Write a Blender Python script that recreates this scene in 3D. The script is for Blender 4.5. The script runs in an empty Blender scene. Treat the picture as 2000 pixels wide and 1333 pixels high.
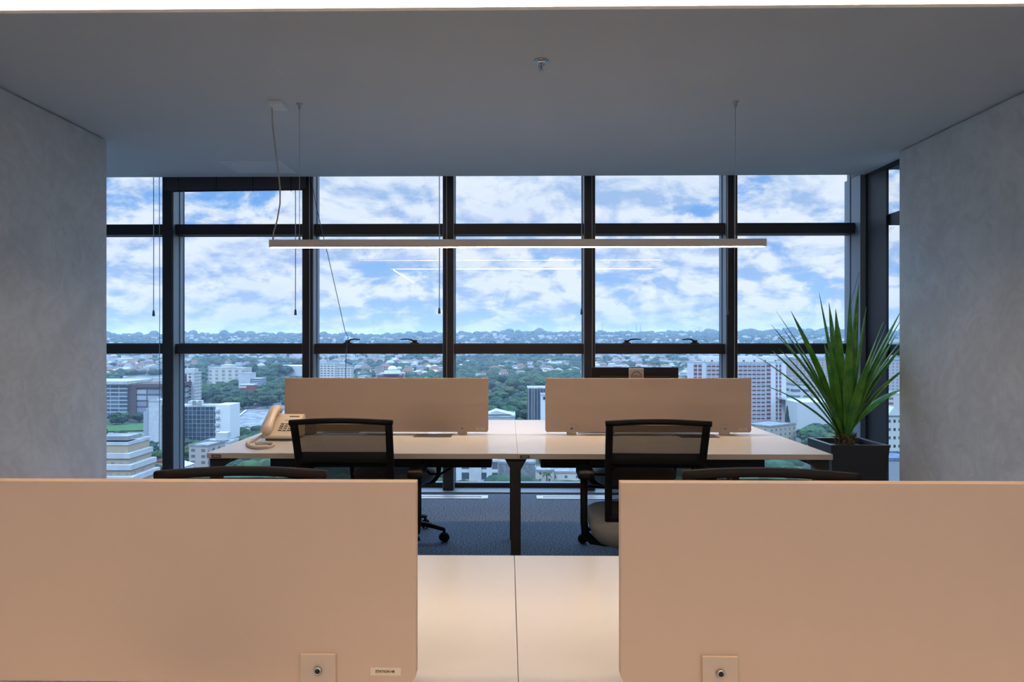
import bpy, bmesh, math, random
from mathutils import Vector, Matrix, noise
PI = math.pi
S = bpy.context.scene
C = S.collection
rnd = random.Random(7)

# ------------------------------------------------------------------ camera
F = 1440.0; PX0 = 969.4; PY0 = 665.0; YAW = 0.015; EYE = 1.248
cam_d = bpy.data.cameras.new('camera'); cam = bpy.data.objects.new('camera', cam_d); C.objects.link(cam)
cam_d.sensor_width = 36.0; cam_d.lens = 36.0 * F / 2000.0
cam_d.shift_x = (1000 - PX0) / 2000.0
cam_d.shift_y = -(666.5 - PY0) / 2000.0
cam_d.clip_start = 0.05; cam_d.clip_end = 40000
cam.location = (0, 0, EYE); cam.rotation_euler = (PI / 2, 0, YAW)
S.camera = cam
S.view_settings.view_transform = 'Standard'; S.view_settings.look = 'None'
S.view_settings.gamma = 1; S.view_settings.use_curve_mapping = False
S.view_settings.exposure = 0.0
S.cycles.max_bounces = 10; S.cycles.diffuse_bounces = 5; S.cycles.glossy_bounces = 4
S.cycles.transparent_max_bounces = 16; S.cycles.volume_bounces = 0
S.cycles.sample_clamp_indirect = 4.0
S.cycles.caustics_reflective = False; S.cycles.caustics_refractive = False

# ------------------------------------------------------------------ node helpers
class NT:
    def __init__(s, tree):
        s.t = tree; s.n = tree.nodes; s.l = tree.links
    def new(s, typ, **kw):
        nd = s.n.new(typ)
        for k, v in kw.items(): setattr(nd, k, v)
        return nd
    def link(s, a, b): s.l.new(a, b)
    def inp(s, sock, v):
        if isinstance(v, bpy.types.NodeSocket): s.link(v, sock)
        elif isinstance(v, (tuple, list)) and len(v) == 3 and sock.type == 'RGBA': sock.default_value = (*v, 1)
        else: sock.default_value = v
    def math(s, op, a, b=0.0, c=0.0, clamp=False):
        nd = s.new('ShaderNodeMath', operation=op, use_clamp=clamp)
        s.inp(nd.inputs[0], a); s.inp(nd.inputs[1], b)
        if op in ('MULTIPLY_ADD', 'COMPARE', 'SMOOTH_MIN', 'SMOOTH_MAX', 'WRAP'): s.inp(nd.inputs[2], c)
        return nd.outputs[0]
    def mix(s, f, a, b):
        nd = s.new('ShaderNodeMix', data_type='RGBA')
        s.inp(nd.inputs[0], f); s.inp(nd.inputs[6], a); s.inp(nd.inputs[7], b)
        return nd.outputs[2]
    def noise(s, vec, scale, detail=2.0, rough=0.5, dist=0.0):
        nd = s.new('ShaderNodeTexNoise')
        if vec is not None: s.link(vec, nd.inputs['Vector'])
        nd.inputs['Scale'].default_value = scale; nd.inputs['Detail'].default_value = detail
        nd.inputs['Roughness'].default_value = rough; nd.inputs['Distortion'].default_value = dist
        return nd.outputs['Fac']
    def ramp(s, f, a, b, lo=0.0, hi=1.0, smooth=True):
        nd = s.new('ShaderNodeMapRange'); nd.interpolation_type = 'SMOOTHSTEP' if smooth else 'LINEAR'
        s.inp(nd.inputs[0], f)
        nd.inputs[1].default_value = a; nd.inputs[2].default_value = b
        nd.inputs[3].default_value = lo; nd.inputs[4].default_value = hi
        return nd.outputs[0]

# ------------------------------------------------------------------ world: broken cumulus sky
W = bpy.data.worlds.new('sky'); S.world = W; W.use_nodes = True
w = NT(W.node_tree); w.n.clear()
tc = w.new('ShaderNodeTexCoord'); sp = w.new('ShaderNodeSeparateXYZ'); w.link(tc.outputs['Generated'], sp.inputs[0])
dx, dy, dz = sp.outputs
den = w.math('MAXIMUM', w.math('ADD', dz, 0.42), 0.05)
def cvec(off=(0, 0, 0)):
    cb = w.new('ShaderNodeCombineXYZ')
    w.link(w.math('DIVIDE', w.math('ADD', dx, off[0]), den), cb.inputs[0])
    w.link(w.math('DIVIDE', w.math('ADD', dy, off[1]), den), cb.inputs[1])
    cb.inputs[2].default_value = 3.7
    return cb.outputs[0]
v0 = cvec(); v1 = cvec((0.008, -0.024, 0))
big = w.noise(v0, 1.9, 3.0, 0.5, 0.2)
n0 = w.noise(v0, 5.6, 10.0, 0.60, 0.25)
n1 = w.noise(v1, 5.6, 10.0, 0.60, 0.25)
cov = w.math('ADD', w.math('MULTIPLY', n0, 0.65), w.math('MULTIPLY', big, 0.35))
mask = w.ramp(cov, 0.385, 0.48)
lit = w.math('MULTIPLY_ADD', w.math('SUBTRACT', n0, n1), 6.5, 0.68, clamp=True)
thick = w.ramp(cov, 0.50, 0.66)
lit = w.math('SUBTRACT', lit, w.math('MULTIPLY', thick, 0.22), clamp=True)
cloud = w.mix(lit, (0.50, 0.66, 0.96), (1.10, 1.10, 1.14))
hz = w.ramp(dz, 0.0, 0.20)
blue = w.mix(hz, (0.47, 0.69, 1.02), (0.22, 0.50, 1.00))
sky = w.mix(mask, blue, cloud)
low = w.ramp(dz, 0.0, 0.065)
sky = w.mix(low, w.mix(0.55, sky, (0.52, 0.71, 0.98)), sky)
below = w.math('LESS_THAN', dz, -0.002)
sky = w.mix(below, sky, (0.14, 0.20, 0.26))
sky = w.mix(w.ramp(dz, 0.22, 0.5), sky, w.mix(0.72, sky, (0.46, 0.74, 1.12)))
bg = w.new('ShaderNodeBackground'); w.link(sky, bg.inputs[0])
# the veiled midday sky is much brighter high up than near the horizon
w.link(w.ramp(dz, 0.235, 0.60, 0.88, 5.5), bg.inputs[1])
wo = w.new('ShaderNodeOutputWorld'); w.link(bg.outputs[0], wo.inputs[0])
W.cycles.sampling_method = 'MANUAL'; W.cycles.sample_map_resolution = 512

# ------------------------------------------------------------------ sun (behind the building, veiled by cloud)
sd = bpy.data.lights.new('sun', 'SUN'); sun = bpy.data.objects.new('sun', sd); C.objects.link(sun)
sd.energy = 1.8; sd.color = (0.82, 0.91, 1.0); sd.angle = math.radians(4)
sun.rotation_euler = Vector((0.45, 0.75, -1.05)).to_track_quat('-Z', 'Y').to_euler()

# ------------------------------------------------------------------ projection helper (pixel of the photo -> world point on a plane)
def at(px, py, Y):
    u = (px - PX0) / F
    dxw = u * math.cos(YAW) - math.sin(YAW); dyw = u * math.sin(YAW) + math.cos(YAW)
    t = Y / dyw
    return Vector((dxw * t, Y, EYE + (PY0 - py) / F * t))
def onz(px, py, z):
    u = (px - PX0) / F; v = (PY0 - py) / F
    dxw = u * math.cos(YAW) - math.sin(YAW); dyw = u * math.sin(YAW) + math.cos(YAW)
    t = (z - EYE) / v
    return Vector((dxw * t, dyw * t, z))

# ------------------------------------------------------------------ materials
MATS = {}
def pbr(name, col, rough=0.5, metal=0.0, spec=0.5, var=0.0, scale=20.0, bump=0.0, bscale=None, col2=None, emit=None, estr=0.0, detail=3.0):
    m = bpy.data.materials.new(name); m.use_nodes = True; t = NT(m.node_tree)
    b = t.n['Principled BSDF']
    b.inputs['Roughness'].default_value = rough; b.inputs['Metallic'].default_value = metal
    b.inputs['Specular IOR Level'].default_value = spec
    tcn = t.new('ShaderNodeTexCoord')
    if var or col2:
        n = t.noise(tcn.outputs['Object'], scale, detail, 0.6)
        f = t.ramp(n, 0.3, 0.7)
        c2 = col2 or tuple(max(0, c * (1 - var)) for c in col)
        t.link(t.mix(f, c2, col), b.inputs['Base Color'])
    else:
        b.inputs['Base Color'].default_value = (*col, 1)
    if bump:
        bn = t.new('ShaderNodeBump'); bn.inputs['Strength'].default_value = bump; bn.inputs['Distance'].default_value = 0.01
        t.link(t.noise(tcn.outputs['Object'], bscale or scale, 4.0, 0.6), bn.inputs['Height'])
        t.link(bn.outputs[0], b.inputs['Normal'])
    if emit:
        b.inputs['Emission Color'].default_value = (*emit, 1); b.inputs['Emission Strength'].default_value = estr
    MATS[name] = m
    return m
M_ceil = pbr('ceiling_paint', (0.77, 0.77, 0.77), 0.9, var=0.02, scale=1.5)
M_floor = pbr('carpet', (0.24, 0.29, 0.36), 0.95, spec=0.1, col2=(0.022, 0.032, 0.050), scale=105.0, bump=0.5, bscale=300.0, detail=2.0)
M_desk = pbr('white_laminate', (0.78, 0.785, 0.775), 0.21, var=0.03, scale=3.0, spec=0.6)
M_edge = pbr('laminate_edge', (0.55, 0.47, 0.41), 0.5)
M_screen = pbr('taupe_panel', (0.60, 0.45, 0.35), 0.62, var=0.02, scale=4.0, spec=0.3)
M_bracket = pbr('taupe_metal', (0.57, 0.45, 0.36), 0.5, spec=0.4)
M_sticker = pbr('name_sticker', (0.74, 0.62, 0.50), 0.6)
M_ink = pbr('ink', (0.02, 0.015, 0.012), 0.6)
M_black = pbr('black_steel', (0.012, 0.011, 0.011), 0.5, spec=0.4)
M_plastic = pbr('black_plastic', (0.006, 0.006, 0.007), 0.6, spec=0.15)
M_frame = pbr('dark_anodised_aluminium', (0.012, 0.012, 0.018), 0.5, metal=0.0, spec=0.35)
M_jamb = pbr('grey_blue_gasket_jamb', (0.13, 0.17, 0.21), 0.4, spec=0.6)
M_flap = pbr('grey_flap', (0.10, 0.10, 0.11), 0.35, metal=0.5)
M_lightgrey = pbr('white_label_ink', (0.62, 0.60, 0.58), 0.6)
M_steel = pbr('brushed_steel', (0.5, 0.5, 0.5), 0.3, metal=1.0)
M_chrome = pbr('chrome', (0.7, 0.72, 0.75), 0.12, metal=1.0)
M_alu = pbr('pale_aluminium', (0.62, 0.66, 0.70), 0.35, metal=0.2, spec=0.8)
M_lampbody = pbr('pale_lamp_paint', (0.60, 0.56, 0.52), 0.45)
M_cable = pbr('grey_cable', (0.42, 0.40, 0.38), 0.6)
M_phone = pbr('cream_phone_plastic', (0.74, 0.65, 0.54), 0.35, spec=0.5, var=0.03, scale=8)
M_key = pbr('phone_key', (0.12, 0.10, 0.085), 0.5)
M_seat = pbr('grey_seat_fabric', (0.27, 0.27, 0.27), 0.55, var=0.2, scale=400, bump=0.2, bscale=500)
M_pot = pbr('anthracite_pot', (0.012, 0.014, 0.020), 0.38, spec=0.6, bump=0.05, bscale=40)
M_soil = pbr('soil', (0.035, 0.025, 0.018), 0.95, col2=(0.10, 0.09, 0.06), scale=60, bump=1.0, bscale=80)
M_leaf = pbr('leaf', (0.13, 0.33, 0.04), 0.36, spec=0.5, col2=(0.035, 0.17, 0.03), scale=9, bump=0.2, bscale=60)
M_red = pbr('red_glass_bulb', (0.55, 0.03, 0.02), 0.2)
M_blind = pbr('dark_slats', (0.035, 0.035, 0.042), 0.45, spec=0.6)
M_tray = pbr('tray_steel', (0.010, 0.010, 0.012), 0.6)
M_cord = pbr('blind_cord_pale', (0.50, 0.52, 0.56), 0.7)

def emission(name, col, strength):
    m = bpy.data.materials.new(name); m.use_nodes = True; t = NT(m.node_tree); t.n.clear()
    e = t.new('ShaderNodeEmission'); e.inputs[0].default_value = (*col, 1); e.inputs[1].default_value = strength
    o = t.new('ShaderNodeOutputMaterial'); t.link(e.outputs[0], o.inputs[0]); return m
WARM = (1.0, 0.70, 0.46)
M_led = emission('pendant_led', WARM, 63.0)
M_ledn = emission('pendant_led_near', WARM, 22.0)
M_cove = emission('cove_led', (1.0, 0.73, 0.50), 125.0)
M_ring = emission('ring_led', (1.0, 0.79, 0.60), 56.0)

def glass_mat():
    m = bpy.data.materials.new('window_glass'); m.use_nodes = True; t = NT(m.node_tree); t.n.clear()
    tr = t.new('ShaderNodeBsdfTransparent'); tr.inputs[0].default_value = (0.82, 0.91, 0.98, 1)
    gl = t.new('ShaderNodeBsdfGlossy'); gl.inputs[0].default_value = (1, 1, 1, 1); gl.inputs['Roughness'].default_value = 0.0
    gg = t.new('ShaderNodeNewGeometry'); fr = t.new('ShaderNodeFresnel')
    t.link(t.math('ADD', 1.45, t.math('MULTIPLY', gg.outputs['Backfacing'], 1/1.45 - 1.45)), fr.inputs[0])   # same reflection from both sides of the thin pane
    mx = t.new('ShaderNodeMixShader'); t.link(fr.outputs[0], mx.inputs[0])
    t.link(tr.outputs[0], mx.inputs[1]); t.link(gl.outputs[0], mx.inputs[2])
    o = t.new('ShaderNodeOutputMaterial'); t.link(mx.outputs[0], o.inputs[0]); return m
M_glass = glass_mat()
def mesh_mat():
    m = bpy.data.materials.new('woven_mesh'); m.use_nodes = True; t = NT(m.node_tree); t.n.clear()
    tcn = t.new('ShaderNodeTexCoord')
    wv = t.new('ShaderNodeTexWave', wave_type='BANDS', bands_direction='Z'); wv.inputs['Scale'].default_value = 130
    t.link(tcn.outputs['Object'], wv.inputs[0])
    wx = t.new('ShaderNodeTexWave', wave_type='BANDS', bands_direction='X'); wx.inputs['Scale'].default_value = 110
    t.link(tcn.outputs['Object'], wx.inputs[0])
    f = t.math('MULTIPLY_ADD', t.math('MULTIPLY', wv.outputs['Fac'], wx.outputs['Fac']), 0.20, 0.11)
    tr = t.new('ShaderNodeBsdfTransparent'); tr.inputs[0].default_value = (1, 1, 1, 1)
    df = t.new('ShaderNodeBsdfDiffuse'); df.inputs[0].default_value = (0.012, 0.010, 0.009, 1)
    mx = t.new('ShaderNodeMixShader'); t.link(f, mx.inputs[0]); t.link(df.outputs[0], mx.inputs[1]); t.link(tr.outputs[0], mx.inputs[2])
    o = t.new('ShaderNodeOutputMaterial'); t.link(mx.outputs[0], o.inputs[0]); return m
M_mesh = mesh_mat()
def stucco(name, col):
    m = bpy.data.materials.new(name); m.use_nodes = True; t = NT(m.node_tree); b = t.n['Principled BSDF']
    tcn = t.new('ShaderNodeTexCoord'); o = tcn.outputs['Object']
    n1_ = t.noise(o, 1.3, 5, 0.62, 1.2); n2_ = t.noise(o, 6.0, 5, 0.6, 2.0)
    f = t.math('ADD', t.math('MULTIPLY', n1_, 0.6), t.math('MULTIPLY', n2_, 0.4))
    t.link(t.mix(t.ramp(f, 0.36, 0.64), tuple(c * 0.86 for c in col), tuple(c * 1.06 for c in col)), b.inputs['Base Color'])
    b.inputs['Roughness'].default_value = 0.55; b.inputs['Specular IOR Level'].default_value = 0.35
    bn = t.new('ShaderNodeBump'); bn.inputs['Strength'].default_value = 0.25; bn.inputs['Distance'].default_value = 0.01
    t.link(n2_, bn.inputs['Height']); t.link(bn.outputs[0], b.inputs['Normal'])
    return m
M_wall = stucco('burnished_cement', (0.61, 0.64, 0.65))
M_wallR = M_wall
M_white = pbr('matt_white_paint', (0.90, 0.90, 0.89), 0.6)

# ------------------------------------------------------------------ mesh builder
class MB:
    def __init__(s): s.v = []; s.f = []; s.m = []; s.sm = []
    def add(s, vs, fs, mi=0, smooth=False):
        o = len(s.v); s.v += [tuple(v) for v in vs]
        for f in fs: s.f.append([i + o for i in f]); s.m.append(mi); s.sm.append(smooth)
        return s
    def box(s, x0, x1, y0, y1, z0, z1, mi=0):
        return s.add([(x0,y0,z0),(x1,y0,z0),(x1,y1,z0),(x0,y1,z0),(x0,y0,z1),(x1,y0,z1),(x1,y1,z1),(x0,y1,z1)],
                     [(0,3,2,1),(4,5,6,7),(0,1,5,4),(1,2,6,5),(2,3,7,6),(3,0,4,7)], mi)
    def prism(s, poly, axis, a, b, mi=0, smooth=False):
        # poly in the two other axes; axis 'x' -> (y,z), 'y' -> (x,z), 'z' -> (x,y)
        def P(p, t): return {'x': (t, p[0], p[1]), 'y': (p[0], t, p[1]), 'z': (p[0], p[1], t)}[axis]
        n = len(poly); vs = [P(p, a) for p in poly] + [P(p, b) for p in poly]
        fs = [tuple(range(n))[::-1], tuple(range(n, 2 * n))]
        s.add(vs, fs, mi, False)
        s.add(vs, [(i, (i + 1) % n, n + (i + 1) % n, n + i) for i in range(n)], mi, smooth)
        return s
    def loft(s, rings, mi=0, smooth=True, cap=True):
        n = len(rings[0]); vs = [p for r in rings for p in r]; fs = []
        for k in range(len(rings) - 1):
            for i in range(n):
                j = (i + 1) % n
                fs.append((k*n+i, k*n+j, (k+1)*n+j, (k+1)*n+i))
        if cap: fs += [tuple(range(n))[::-1], tuple(range((len(rings)-1)*n, len(rings)*n))]
        return s.add(vs, fs, mi, smooth)
    def tube(s, path, r, n=8, mi=0, smooth=True, flat=1.0):
        P = [Vector(p) for p in path]; rings = []
        up = Vector((0, 0, 1)); prev = None
        for i, p in enumerate(P):
            a = P[max(i-1, 0)]; b = P[min(i+1, len(P)-1)]; d = (b - a)
            if d.length < 1e-9: d = Vector((0, 0, 1))
            d.normalize()
            if prev is None:
                q = up if abs(d.dot(up)) < 0.95 else Vector((1, 0, 0))
                e1 = (q - d * q.dot(d)).normalized()
            else:
                e1 = (prev - d * prev.dot(d))
                e1 = e1.normalized() if e1.length > 1e-6 else Vector((1, 0, 0))
            prev = e1; e2 = d.cross(e1)
            rr = r[i] if isinstance(r, (list, tuple)) else r
            rings.append([p + (e1 * math.cos(2*PI*k/n) * flat + e2 * math.sin(2*PI*k/n)) * rr for k in range(n)])
        return s.loft(rings, mi, smooth)
    def lathe(s, prof, c=(0, 0, 0), n=20, mi=0, smooth=True):
        rings = [[(c[0] + r*math.cos(2*PI*k/n), c[1] + r*math.sin(2*PI*k/n), c[2] + z) for k in range(n)] for r, z in prof]
        return s.loft(rings, mi, smooth)
    def build(s, name, mats, parent=None, loc=None, bevel=0.0, segs=2, label=None):
        me = bpy.data.meshes.new(name); me.from_pydata(s.v, [], s.f)
        for m in (mats if isinstance(mats, (list, tuple)) else [mats]): me.materials.append(m)
        me.polygons.foreach_set('material_index', s.m); me.polygons.foreach_set('use_smooth', s.sm)
        bm = bmesh.new(); bm.from_mesh(me); bmesh.ops.recalc_face_normals(bm, faces=bm.faces); bm.to_mesh(me); bm.free()
        o = bpy.data.objects.new(name, me); C.objects.link(o)
        if parent: o.parent = parent
        if loc is not None: o.location = loc
        if bevel:
            md = o.modifiers.new('bevel', 'BEVEL'); md.width = bevel; md.segments = segs; md.limit_method = 'ANGLE'
        if label: o['label'] = label
        return o
def tag(o, label=None, cat=None, group=None, kind=None):
    if label: o['label'] = label
    if cat: o['category'] = cat
    if group: o['group'] = group
    if kind: o['kind'] = kind
    return o
def thing(name, loc=(0, 0, 0), rz=0.0, label=None, cat=None, group=None, kind=None):
    e = bpy.data.objects.new(name, None); C.objects.link(e); e.location = loc; e.rotation_euler = (0, 0, rz)
    e.empty_display_size = 0.1
    return tag(e, label, cat, group, kind)
def struct(name, mb, m, **k):
    o = mb.build(name, m, **k); o['kind'] = 'structure'; return o
def copy_tree(o, parent=None):
    c = o.copy(); C.objects.link(c)
    if parent: c.parent = parent
    for ch in list(o.children): copy_tree(ch, c)
    return c
def rrect(hx, hy, r, z, cx=0, cy=0, n=4):
    pts = []
    for sx, sy, a0 in ((1, 1, 0), (-1, 1, PI/2), (-1, -1, PI), (1, -1, 1.5*PI)):
        for k in range(n + 1):
            a = a0 + PI/2*k/n
            pts.append((cx + sx*(hx-r) + r*math.cos(a), cy + sy*(hy-r) + r*math.sin(a), z))
    return pts
def text_mesh(name, body, size, mat, parent, loc, rot=(PI/2, 0, 0), depth=0.0003, font_scale_x=1.0):
    cu = bpy.data.curves.new(name, 'FONT'); cu.body = body; cu.size = size; cu.align_x = 'CENTER'; cu.align_y = 'CENTER'
    cu.extrude = depth; cu.offset = size * 0.012
    tmp = bpy.data.objects.new(name, cu); C.objects.link(tmp)
    bpy.context.view_layer.update()
    me = bpy.data.meshes.new_from_object(tmp.evaluated_get(bpy.context.evaluated_depsgraph_get()))
    bpy.data.objects.remove(tmp)
    me.materials.clear(); me.materials.append(mat)
    o = bpy.data.objects.new(name, me); C.objects.link(o); o.parent = parent; o.location = loc; o.rotation_euler = rot
    o.scale = (font_scale_x, 1, 1)
    return o

# ================================================================== ROOM
CZ = 2.592; XL = -2.678; XR = 2.775; YG = 6.20; YM = 6.06
XBACK = -6.5
struct('floor', MB().box(-4.7, 3.3, XBACK-0.2, 5.99, -0.25, 0.0), M_floor)
# lowered ceiling round a recessed cove
cb = MB()
cb.box(-4.7, 3.3, 3.0, 5.28, CZ, CZ+0.012).box(-4.7, 3.0, 5.28, 6.03, CZ, CZ+0.012)
cb.box(-4.7, 3.3, 3.15, 5.28, CZ+0.012, 3.1).box(-4.7, 3.0, 5.28, 6.02, CZ+0.012, 3.1).box(-4.7, 3.0, 6.02, 6.30, 2.76, 3.1)
cb.box(-4.7, 3.3, XBACK-0.2, -0.6, CZ, 3.1)
cb.box(-4.7, 3.3, -0.6, 3.15, 2.82, 3.1)
struct('ceiling', cb, M_ceil)
SW0, SW1 = -5.8, -0.4        # unseen side windows, added behind the camera to brighten the walls
for nm, xa, xb, ye, g in (('wall_left', -4.7, XL, 4.886, (-4.7, XL-0.02)), ('wall_right', XR, 3.3, 5.26, (XR+0.02, 3.3))):
    m = MB().box(xa, xb, SW1, ye, 0, CZ-0.012).box(g[0], g[1], SW1, ye-0.025, CZ-0.012, CZ)
    xo, xi = (XL-0.3, XL) if nm == 'wall_left' else (XR, XR+0.3)
    m.box(xo, xi, XBACK, SW0, 0, CZ).box(xo, xi, SW0, SW1, 0, 0.5).box(xo, xi, SW0, SW1, 2.45, CZ)
    struct(nm, m, M_wall)
    wn_ = thing('window_8' if nm == 'wall_left' else 'window_9', ((xo+xi)/2, (SW0+SW1)/2, 0.5)); wn_['kind'] = 'structure'
    L_ = (SW1-SW0)/2
    MB().box(-0.04, 0.04, -L_, L_, 0.001, 0.06).box(-0.04, 0.04, -L_, L_, 1.89, 1.949).box(-0.04, 0.04, -L_, -L_+0.06, 0.06, 1.89).box(-0.04, 0.04, L_-0.06, L_, 0.06, 1.89).box(-0.04, 0.04, -0.03, 0.03, 0.06, 1.89).build('window_frame', M_frame, wn_)
    MB().add([(0, -L_+0.06, 0.06), (0, L_-0.06, 0.06), (0, L_-0.06, 1.89), (0, -L_+0.06, 1.89)], [(0,1,2,3)]).build('pane', M_glass, wn_)
struct('wall_left_recess', MB().box(-4.7, -4.5, 4.886, 6.35, 0, CZ), M_wall)
struct('wall_back', MB().box(-4.7, 3.3, XBACK-0.2, XBACK, 0, CZ), M_white)
struct('trim_1', MB().box(-4.5, 3.0, 5.99, 6.35, -0.25, 0.012), M_jamb)   # sill ledge

# cove LED strip, lying on the ledge behind the ceiling lip
cl = thing('cove_light', (0, 3.05, CZ+0.012), 0, 'bright recessed light strip running along the top edge of the photo', 'ceiling light')
MB().box(-2.66, 2.76, -0.03, 0.03, 0, 0.010).build('aluminium_profile', M_alu, cl)
MB().box(-2.62, 2.72, -0.012, 0.012, 0.0101, 0.013).build('diffuser', M_cove, cl)

added_strip = thing('cove_light', (0, -0.55, CZ+0.05), 0, 'added unseen light strip on the opposite edge of the ceiling recess, above the camera', 'ceiling light')  # second strip, out of view, added to light the divider faces
MB().box(-2.66, 2.76, -0.049, 0.02, 0, 0.010).build('aluminium_profile', M_alu, added_strip)
MB().box(-2.62, 2.72, -0.02, 0.012, 0.0101, 0.013).build('diffuser', M_cove, added_strip)

# ceiling ring light behind the camera (seen only mirrored in the glass)
rl = thing('line_light', (0.26, -3.0, CZ), 0, 'L shaped ceiling light line mirrored faintly in the window glass', 'ceiling light')
rb = MB(); 
for (a, b, c, d) in ((-2.44, 2.44, 1.555, 1.61), (-2.44, -2.418, -1.59, 1.5549)):
    rb.box(a, b, c, d, -0.006, -0.001)
rb.build('diffuser', M_ring, rl)

# ------------------------------------------------------------------ curtain wall
CW = 2.76          # the wall runs up into the blind recess behind the ceiling edge
MX = [-2.8155 + 1.164*i for i in range(-1, 5)]            # mullion centres
ZT1, ZT2 = 1.135, 1.217; ZU1, ZU2 = 2.130, 2.216
for i, x in enumerate(MX):
    m = MB().box(x-0.04, x+0.04, YM, 6.30, 0.0122, CW-0.0005)
    m.box(x-0.046, x-0.0402, 6.075, 6.19, 0.0122, CW-0.0005, 1).box(x+0.0402, x+0.046, 6.075, 6.19, 0.0122, CW-0.0005, 1)
    struct('trim_%d' % (i + 2), m, [M_frame, M_jamb])
ccol = MB().prism([(2.905, 5.70), (2.925, 5.70), (3.04, 5.98), (3.04, 6.30), (2.905, 6.30)], 'z', 0.0122, CW-0.001)
ccol.box(2.86, 2.9045, 6.02, 6.30, 0.0122, CZ-0.001, 1)
struct('trim_8', ccol, [M_frame, M_jamb])
edges = MX + [2.90]
def handle(parent, x, y, z, s):
    b = MB().box(-0.034, 0.034, -0.016, 0.012, 0, 0.012).box(-0.019, 0.019, -0.02, 0.006, 0.012, 0.032)
    h = b.build('window_handle', M_frame, parent, (x, y, z), bevel=0.003)
    path = [(s*0.0, -0.015, 0.022), (s*0.018, -0.03, 0.030), (s*0.04, -0.04, 0.038), (s*0.07, -0.042, 0.040), (s*0.112, -0.042, 0.036)]
    MB().tube(path, [0.007, 0.007, 0.006, 0.0055, 0.004], 8).build('lever', M_frame, h)
for i in range(6):
    xa = edges[i] + 0.046; xb = edges[i+1] - (0.046 if i < 5 else 0.04)
    e = thing('window_%d' % (i+1), ((xa+xb)/2, YG, 0.012)); e['kind'] = 'structure'
    cx = (xa+xb)/2; hw = (xb-xa)/2
    ox = edges[i+1]-0.0405 - cx
    MB().box(-hw+0.0005, hw-0.0005, -0.09, 0.06, ZU1-0.012, ZU2-0.012).build('transom', M_frame, e)
    MB().box(-hw+0.0005, hw-0.0005, -0.09, 0.06, ZT1-0.012, ZT2-0.012).build('transom', M_frame, e)
    MB().box(-hw+0.0005, hw-0.0005, -0.02, 0.06, 0.0005, 0.034).build('rail', M_frame, e)
    # slim glazing beads round each light
    bead = MB()
    for z0, z1 in ((0.034, ZT1-0.012), (ZT2-0.012, ZU1-0.012), (ZU2-0.012, CW-0.014)):
        bead.box(-hw, -hw+0.006, -0.012, 0.04, z0, z1); bead.box(hw-0.006, hw, -0.012, 0.04, z0, z1)
        bead.box(-hw+0.006, hw-0.006, -0.012, 0.04, z0, z0+0.006)
    bead.build('glazing_bead', M_jamb, e)
    for z0, z1 in ((0.034, ZT1-0.012), (ZT2-0.012, ZU1-0.012), (ZU2-0.012, CW-0.014)):
        MB().add([(-hw+0.005, 0.012, z0), (hw-0.005, 0.012, z0), (hw-0.005, 0.012, z1), (-hw+0.005, 0.012, z1)], [(0,1,2,3)]).build('pane', M_glass, e)
    if i in (2, 4):
        hl, hr = (683, 800) if i == 2 else (1224, 1357)
        for px, s in ((hl - 4, 1), (hr + 10, -1)):
            if i == 4: px = hl if s == 1 else hr
            handle(e, at(px, 665, 6.10).x - cx, -0.09, ZT2-0.012+0.0005, s)
# side glazing right of the corner column
e = thing('window_7', (2.945, 5.46, 0.0)); e['kind'] = 'structure'
for z0, z1 in ((ZU1, ZU2), (ZT1, ZT2)):
    MB().box(-0.02, 0.11, -0.200, 0.24, z0, z1).build('transom', M_frame, e)
MB().box(-0.03, 0.11, -0.200, 0.24, CZ-0.035, CZ-0.001).box(-0.02, 0.11, -0.200, 0.24, 0.0, 0.05).build('rail', M_frame, e)
for z0, z1 in ((0.05, ZT1), (ZT2, ZU1), (ZU2, CZ-0.035)):
    MB().add([(0.04, -0.200, z0), (0.04, 0.50, z0), (0.04, 0.50, z1), (0.04, -0.200, z1)], [(0,1,2,3)]).build('pane', M_glass, e)
struct('trim_9', MB().box(2.90, 2.919, 5.26, 6.02, CZ-0.028, CZ-0.001), M_frame)

# ------------------------------------------------------------------ raised slat blind + cords
BZ = 2.70
bl = thing('venetian_blind', (at(460, 400, 6.043).x, 6.043, 0), 0, 'dark slatted blind drawn fully up above the second window bay from the left', 'blind')
x0 = at(322, 350, 6.043).x - bl.location.x; x1 = at(597, 350, 6.043).x - bl.location.x
MB().box(x0, x1, -0.011, 0.011, BZ-0.03, BZ-0.001).build('headrail', M_blind, bl)
sl = MB()
for k in range(42):
    z = BZ-0.034 - k*0.0041
    dzl = -0.012*(k/42)
    sl.add([(x0,-0.011,z+dzl),(x1,-0.011,z),(x1,0.011,z),(x0,0.011,z+dzl),(x0,-0.011,z+dzl-0.0035),(x1,-0.011,z-0.0035),(x1,0.011,z-0.0035),(x0,0.011,z+dzl-0.0035)],
           [(0,1,2,3),(7,6,5,4),(0,4,5,1),(1,5,6,2),(2,6,7,3),(3,7,4,0)])
sl.build('slat_stack', M_blind, bl)
MB().add([(x0,-0.010,2.484),(x1,-0.010,2.496),(x1,0.010,2.496),(x0,0.010,2.484),(x0,-0.010,2.472),(x1,-0.010,2.484),(x1,0.010,2.484),(x0,0.010,2.472)],
         [(0,1,2,3),(7,6,5,4),(0,4,5,1),(1,5,6,2),(2,6,7,3),(3,7,4,0)]).build('bottom_rail', M_frame, bl)
for f in (0.1, 0.37, 0.63, 0.9):
    x = x0 + (x1-x0)*f
    MB().box(x-0.004, x+0.004, -0.0125, -0.0113, 2.474, BZ-0.03).build('ladder_tape', M_frame, bl)
ORD = ['left of the first mullion', 'in front of the second bay, near its right side', 'in the third bay, near its right side',
       'in the fourth bay, near its right side', 'in the fifth bay, near its right side', 'beside the right corner column']
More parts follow.
